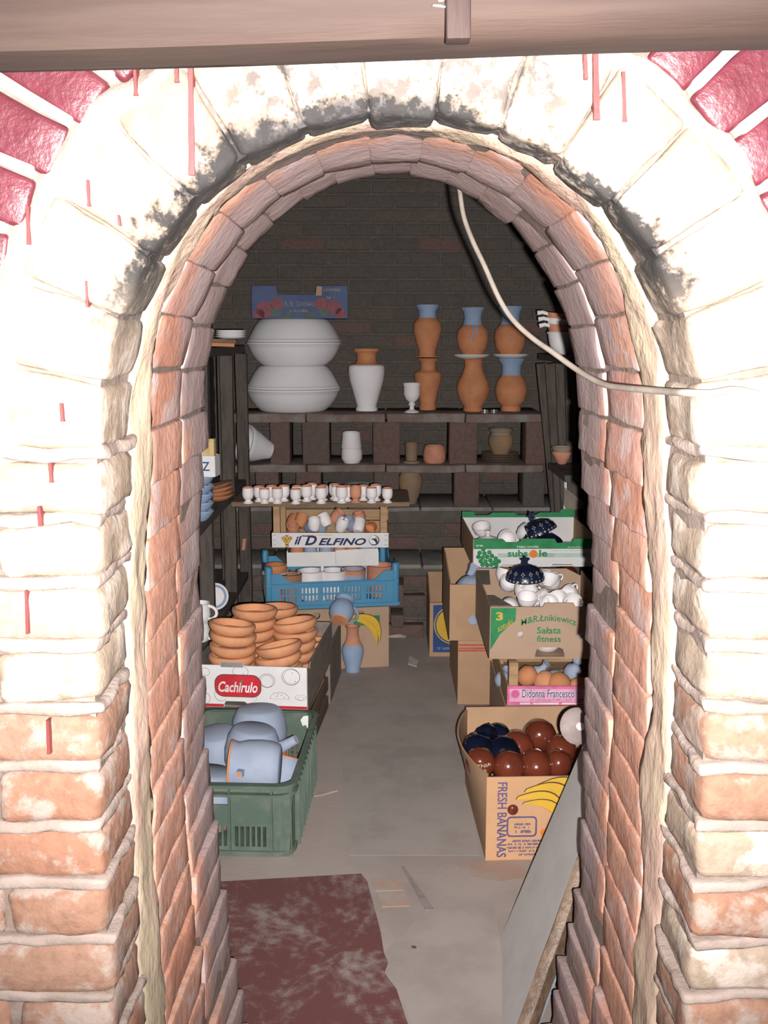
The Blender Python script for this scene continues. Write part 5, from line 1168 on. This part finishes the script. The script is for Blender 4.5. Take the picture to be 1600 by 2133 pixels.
for i in range(4):
    q = on(481, 4.62, z_); pot('plate', (q.x, 4.62, z_), [('dish', sc([(0,0),(17,0),(31,4),(32,5.6),(30,6),(17,2.6),(0,2.4)], 0.0021), 'white_clay')], n=30, label=('lowest', 'second lowest', 'third lowest', 'top')[i]+' white plate in the pile on the rack top', cat='plate', group='plates on the rack top'); z_ += 0.0085
# stack of blue bowls with a small lettered box
z_ = 0.8135
for i in range(5):
    q = on(414, 3.86, z_); pot('blue_bowl', (q.x, 3.86, z_), [('body', wall_in(sc([(14,0),(17,2),(26,12),(31,20),(30,22)], 0.0019), 0.004), 'blue_slip')], label=('lowest', 'second lowest', 'middle', 'second highest', 'top')[i]+' pale blue bowl in the stack under the lettered box', cat='bowl', group='pale blue bowls on the rack'); z_ += 0.0325
q = on(434, 3.86, z_)
lb = carton('lettered_box', (q.x-0.03, 3.86, z_+0.0105), R(-6), 0.13, 0.07, 0.078, 'white_card', label='small white box lettered in blue holding wooden blocks', cat='box')
text(lb, 'UZ', -0.008, 0.048, 0.022, 0.056, -0.0355-0.0025, 'print_blue', bold=0.012)
for i, (x, zt, m) in enumerate(((0.048, 0.14, 'yellow_wood'), (0.030, 0.118, 'yellow_wood'), (0.0, 0.10, 'white_card'))):
    make('wooden_block', MB().rbox(0.022 if i == 0 else 0.03, 0.03, zt-0.007, 0.002), m, None, (q.x-0.03+x*0.99, 3.862-x*0.1, z_+0.017+(zt-0.007)/2), (0,0,R(-6)), label=('tall yellow wooden block in the lettered box', 'shorter yellow wooden block in the lettered box', 'white block in the lettered box')[i], cat='block')
z_ = 0.8135
for i in range(4):
    q = on(466, 4.35, z_); pot('brown_dish', (q.x-0.02, 4.35, z_), [('dish', sc([(0,0),(14,0),(28,8),(30,11),(28,11.5),(14,3.5),(0,3)], 0.0022), 'terracotta' if i < 3 else 'brown_clay')], (0, R(-4-3*i), 0), n=28, label=('lowest', 'second lowest', 'third lowest', 'top')[i]+' brown dish in the tilted pile on the rack', cat='dish', group='brown dishes on the rack'); z_ += 0.016
# standing plate and mugs low on the rack
q = on(450, 4.30, 0.349)
e = pot('plate', (q.x-0.005, 4.30, 0.349+0.058), [('dish', [(0,0.004),(0.034,0.004),(0.054,0.012),(0.058,0.014),(0.056,0.010),(0.034,0),(0,0)], 'bisque_white'), ('blue_rim', [(0.040,0.0078),(0.050,0.0122),(0.0505,0.0132),(0.040,0.0086)], 'blue_slip')], rot=(R(78), 0, R(20)), label='white plate with a blue ring standing on edge in the rack', cat='plate')
mg = wall_in([(0.030,0),(0.036,0.004),(0.042,0.03),(0.040,0.07),(0.042,0.075)], 0.004)
for i in range(2):
    zz = 0.3485+i*0.076; p = on(416, 3.84, zz)
    pot('mug', (p.x, 3.84, zz), [('cup', mg, 'white_clay')], rot=(0,0,R(-10)), extra=[('handle', handle(0.040, 0.012, 0.064, 0.032, 0.0065), 'bisque_white')], label=('white mug standing on another mug on the low rack board' if i else 'lower white mug of a pair on the low rack board'), cat='mug')
q = atY(520, 1134, 5.02); make('shard', MB().rbox(0.02, 0.012, 0.06, 0.005, (1,1,3), 0.004, 3), 'terracotta_pink', None, (-0.695, 5.029, q.z), (0, R(8), 0), label='pale clay shard stuck on a rack post', cat='shard')

# ------------------------------------------------------------------ floor: sheets, boards, scraps
def floor_sheet(name, px, m, t, label, cat, z0=0.0005, n=1, lift=0.0):
    P = [atZ(u, v, 0) for u, v in px]; c = sum((Vector(p) for p in P), Vector())/len(P)
    vv = [(p.x-c.x, p.y-c.y, 0) for p in P]+[(p.x-c.x, p.y-c.y, t) for p in P]; k = len(P)
    ff = [tuple(range(k-1,-1,-1)), tuple(range(k,2*k))]+[(i,(i+1) % k,(i+1) % k+k,i+k) for i in range(k)]
    return make(name, MB().add(vv, ff), m, None, (c.x, c.y, z0), label=label, cat=cat)
floor_sheet('floor_sheet', ((700,1450),(940,1455),(1000,1782),(728,1782)), 'floor_sheet', 0.0006, 'grey dusty sheet laid along the aisle between the cartons', 'sheet')
floor_sheet('red_board', ((380,1845),(752,1824),(765,1840),(792,1940),(800,1990),(808,2008),(800,2030),(826,2065),(870,2200),(380,2230)), 'red_board', 0.006, 'dusty dark red board lying inside the doorway', 'board')
floor_sheet('floor_sheet', ((775,2010),(890,1895),(1030,1890),(1046,1990),(1046,2220),(880,2220),(836,2070)), 'floor_sheet', 0.0006, 'pale dusty sheet between the red board and the leaning board', 'sheet')
for i, (px, lab) in enumerate(((((775,1832),(832,1832),(841,1855),(782,1857)), 'orange floor brick beside the red board, farther of two'), (((783,1859),(842,1857),(853,1888),(795,1890)), 'orange floor brick beside the red board, nearer of two'))):
    floor_sheet('floor_brick', px, 'old_brick_floor', 0.0015, lab, 'brick')
floor_sheet('floor_strip', ((836,1806),(842,1806),(905,1896),(886,1896)), 'floor_groove', 0.0015, 'narrow dark strip of floor beside the orange bricks', 'strip')
floor_sheet('rust_stain_board', ((950,1796),(1105,1790),(1090,1830),(1040,1838),(985,1828),(958,1812)), 'floor_stain', 0.0004, 'reddish scrap of card under the banana carton front', 'scrap')
q = atZ(808, 1325, 0)
m_ = MB(); m_.add([(-0.07,-0.03,0.002),(0.08,-0.04,0.003),(0.10,0.02,0.03),(0.02,0.06,0.05),(-0.05,0.04,0.02),(0.0,0.0,0.045)], [(0,1,5),(1,2,5),(2,3,5),(3,4,5),(4,0,5),(4,3,2,1,0)])
make('crumpled_paper', m_, 'scrap', None, (q.x+0.01, q.y, 0), label='crumpled grey paper on the floor at the aisle end', cat='paper')
floor_sheet('paper_scrap', ((853,1369),(872,1380),(868,1392),(850,1386)), 'paper', 0.004, 'small pale scrap lying in the aisle', 'scrap', z0=0.005)
floor_sheet('card_scrap', ((655,1660),(664,1650),(704,1648),(672,1657)), 'scrap', 0.003, 'thin pale shard by the green crate', 'scrap')
q = atZ(862, 1975, 0.004); make('pebble', MB().rbox(0.012, 0.007, 0.005, 0.002, (2,2,1), 0.002, 1), 'print_brown', None, (q.x, q.y, 0.0065), (0,0,R(-20)), label='tiny dark crumb on the pale dusty sheet', cat='crumb')
# grey board leaning inside the doorway, blue sheet behind it
A0_, A1_ = atZ(1045, 2160, 0), atZ(1045, 1948, 0)
far_top = atY(1210, 1562, 2.60); up_ = (far_top - A1_); up_n = up_/up_.length
top_far = A1_ + up_n*(0.62/ max(0.2, up_n.x)) if False else A1_ + up_n*1.45
near_low = atZ(1085, 2145, 0.0)
n0 = A0_.copy(); n1 = n0 + up_n*1.45 + Vector((0.0, 0.0, 0))
thick = Vector((up_n.z, 0, -up_n.x)).normalized()*0.016
lbE = empty('leaning_board', (A1_.x, A1_.y, 0), label='pale grey board leaning inside the doorway with a broken edge', cat='board')
def rel(p): return p-Vector((A1_.x, A1_.y, 0))
NB = 14; near = []; 
for i in range(NB+1):
    t = i/NB; j = noise.noise(Vector((t*9, 1, 2)))*0.012
    near.append(n0.lerp(n1, t)+Vector((-0.008, -0.085+t*0.20+j, 0)))
vv = []; ff = []
for i in range(NB+1):
    t = i/NB; fpt = A1_.lerp(top_far, t)
    for p in (fpt, near[i]): vv += [rel(p), rel(p+thick)]
for i in range(NB):
    b = i*4; c = b+4
    ff += [(b,b+2,c+2,c), (b+1,c+1,c+3,b+3), (b,c,c+1,b+1)]
ff += [(0,1,3,2), (NB*4,NB*4+2,NB*4+3,NB*4+1)]
make('face', MB().add(vv, ff), 'grey_board', lbE)
vv = []; ff = []
for i in range(NB*2+1):
    t = i/(NB*2); k = t*NB; i0 = min(NB-1, int(k)); p = near[i0].lerp(near[i0+1], k-i0)
    for (q, a) in ((thick*0, 0.0), (thick*0.5, 0.010), (thick*1.2, 0.014), (thick*2.1, 0.006), (thick*2.8, -0.004)):
        vv.append(rel(p+q-Vector((0, a+abs(noise.noise(Vector((t*30, a*90, 5))))*0.010, 0))))
for i in range(NB*2):
    for j in range(4): b = i*5+j; ff.append((b, b+1, b+6, b+5))
make('broken_edge', MB().add(vv, ff), 'broken_edge', lbE, smooth=30)
off = thick*4.2
vv = [n0+off+Vector((0.0,0.005,0)), n0+off+Vector((0.02,0.30,0)), n1+off+Vector((0,0.30,0)), n1+off+Vector((0,0.12,0))]; vv += [v+thick*0.3 for v in vv]
make('blue_sheet', MB().add([v-n0 for v in vv], [(0,1,2,3),(7,6,5,4),(0,4,5,1),(1,5,6,2),(2,6,7,3),(3,7,4,0)]), 'blue_sheet', None, n0, label='bluish sheet standing behind the leaning grey board', cat='sheet')
# pale lid on the board's upper edge beside the jamb
q = atY(1200, 1528, 2.42)
pot('pale_lid', (q.x+0.012, q.y+0.05, q.z), [('dish', [(0,0.012),(0.030,0.010),(0.044,0.002),(0.046,0),(0.043,0),(0,0.006)], 'pale_clay'), ('knob', [(0.008,0.010),(0.007,0.018),(0.011,0.022),(0.009,0.028),(0,0.030)], 'bisque_white')], rot=(R(70), R(-20), R(20)), label='pale clay lid standing by the brick jamb above the grey board', cat='lid')

# ------------------------------------------------------------------ prints belong to the board or panel they are printed on
KEEP = ('front_panel', 'back_panel', 'side_panel', 'bottom_panel', 'corner_post', 'slat', 'base_board', 'corner_flap', 'top_flap', 'printed_board', 'pink_board')
for root in [o for o in bpy.data.objects if o.type == 'EMPTY' and o.parent is None]:
    host = None
    for key in ('printed_board', 'pink_board', 'front_panel'):
        for c in root.children:
            if host is None and c.name.split('.')[0] == key: host = c
    if host is None: continue
    for c in list(root.children):
        if c is not host and c.name.split('.')[0] not in KEEP and not (c.name.startswith('green_band') and c.location.y > 0):
            c.parent = host; c.location = c.location - host.location
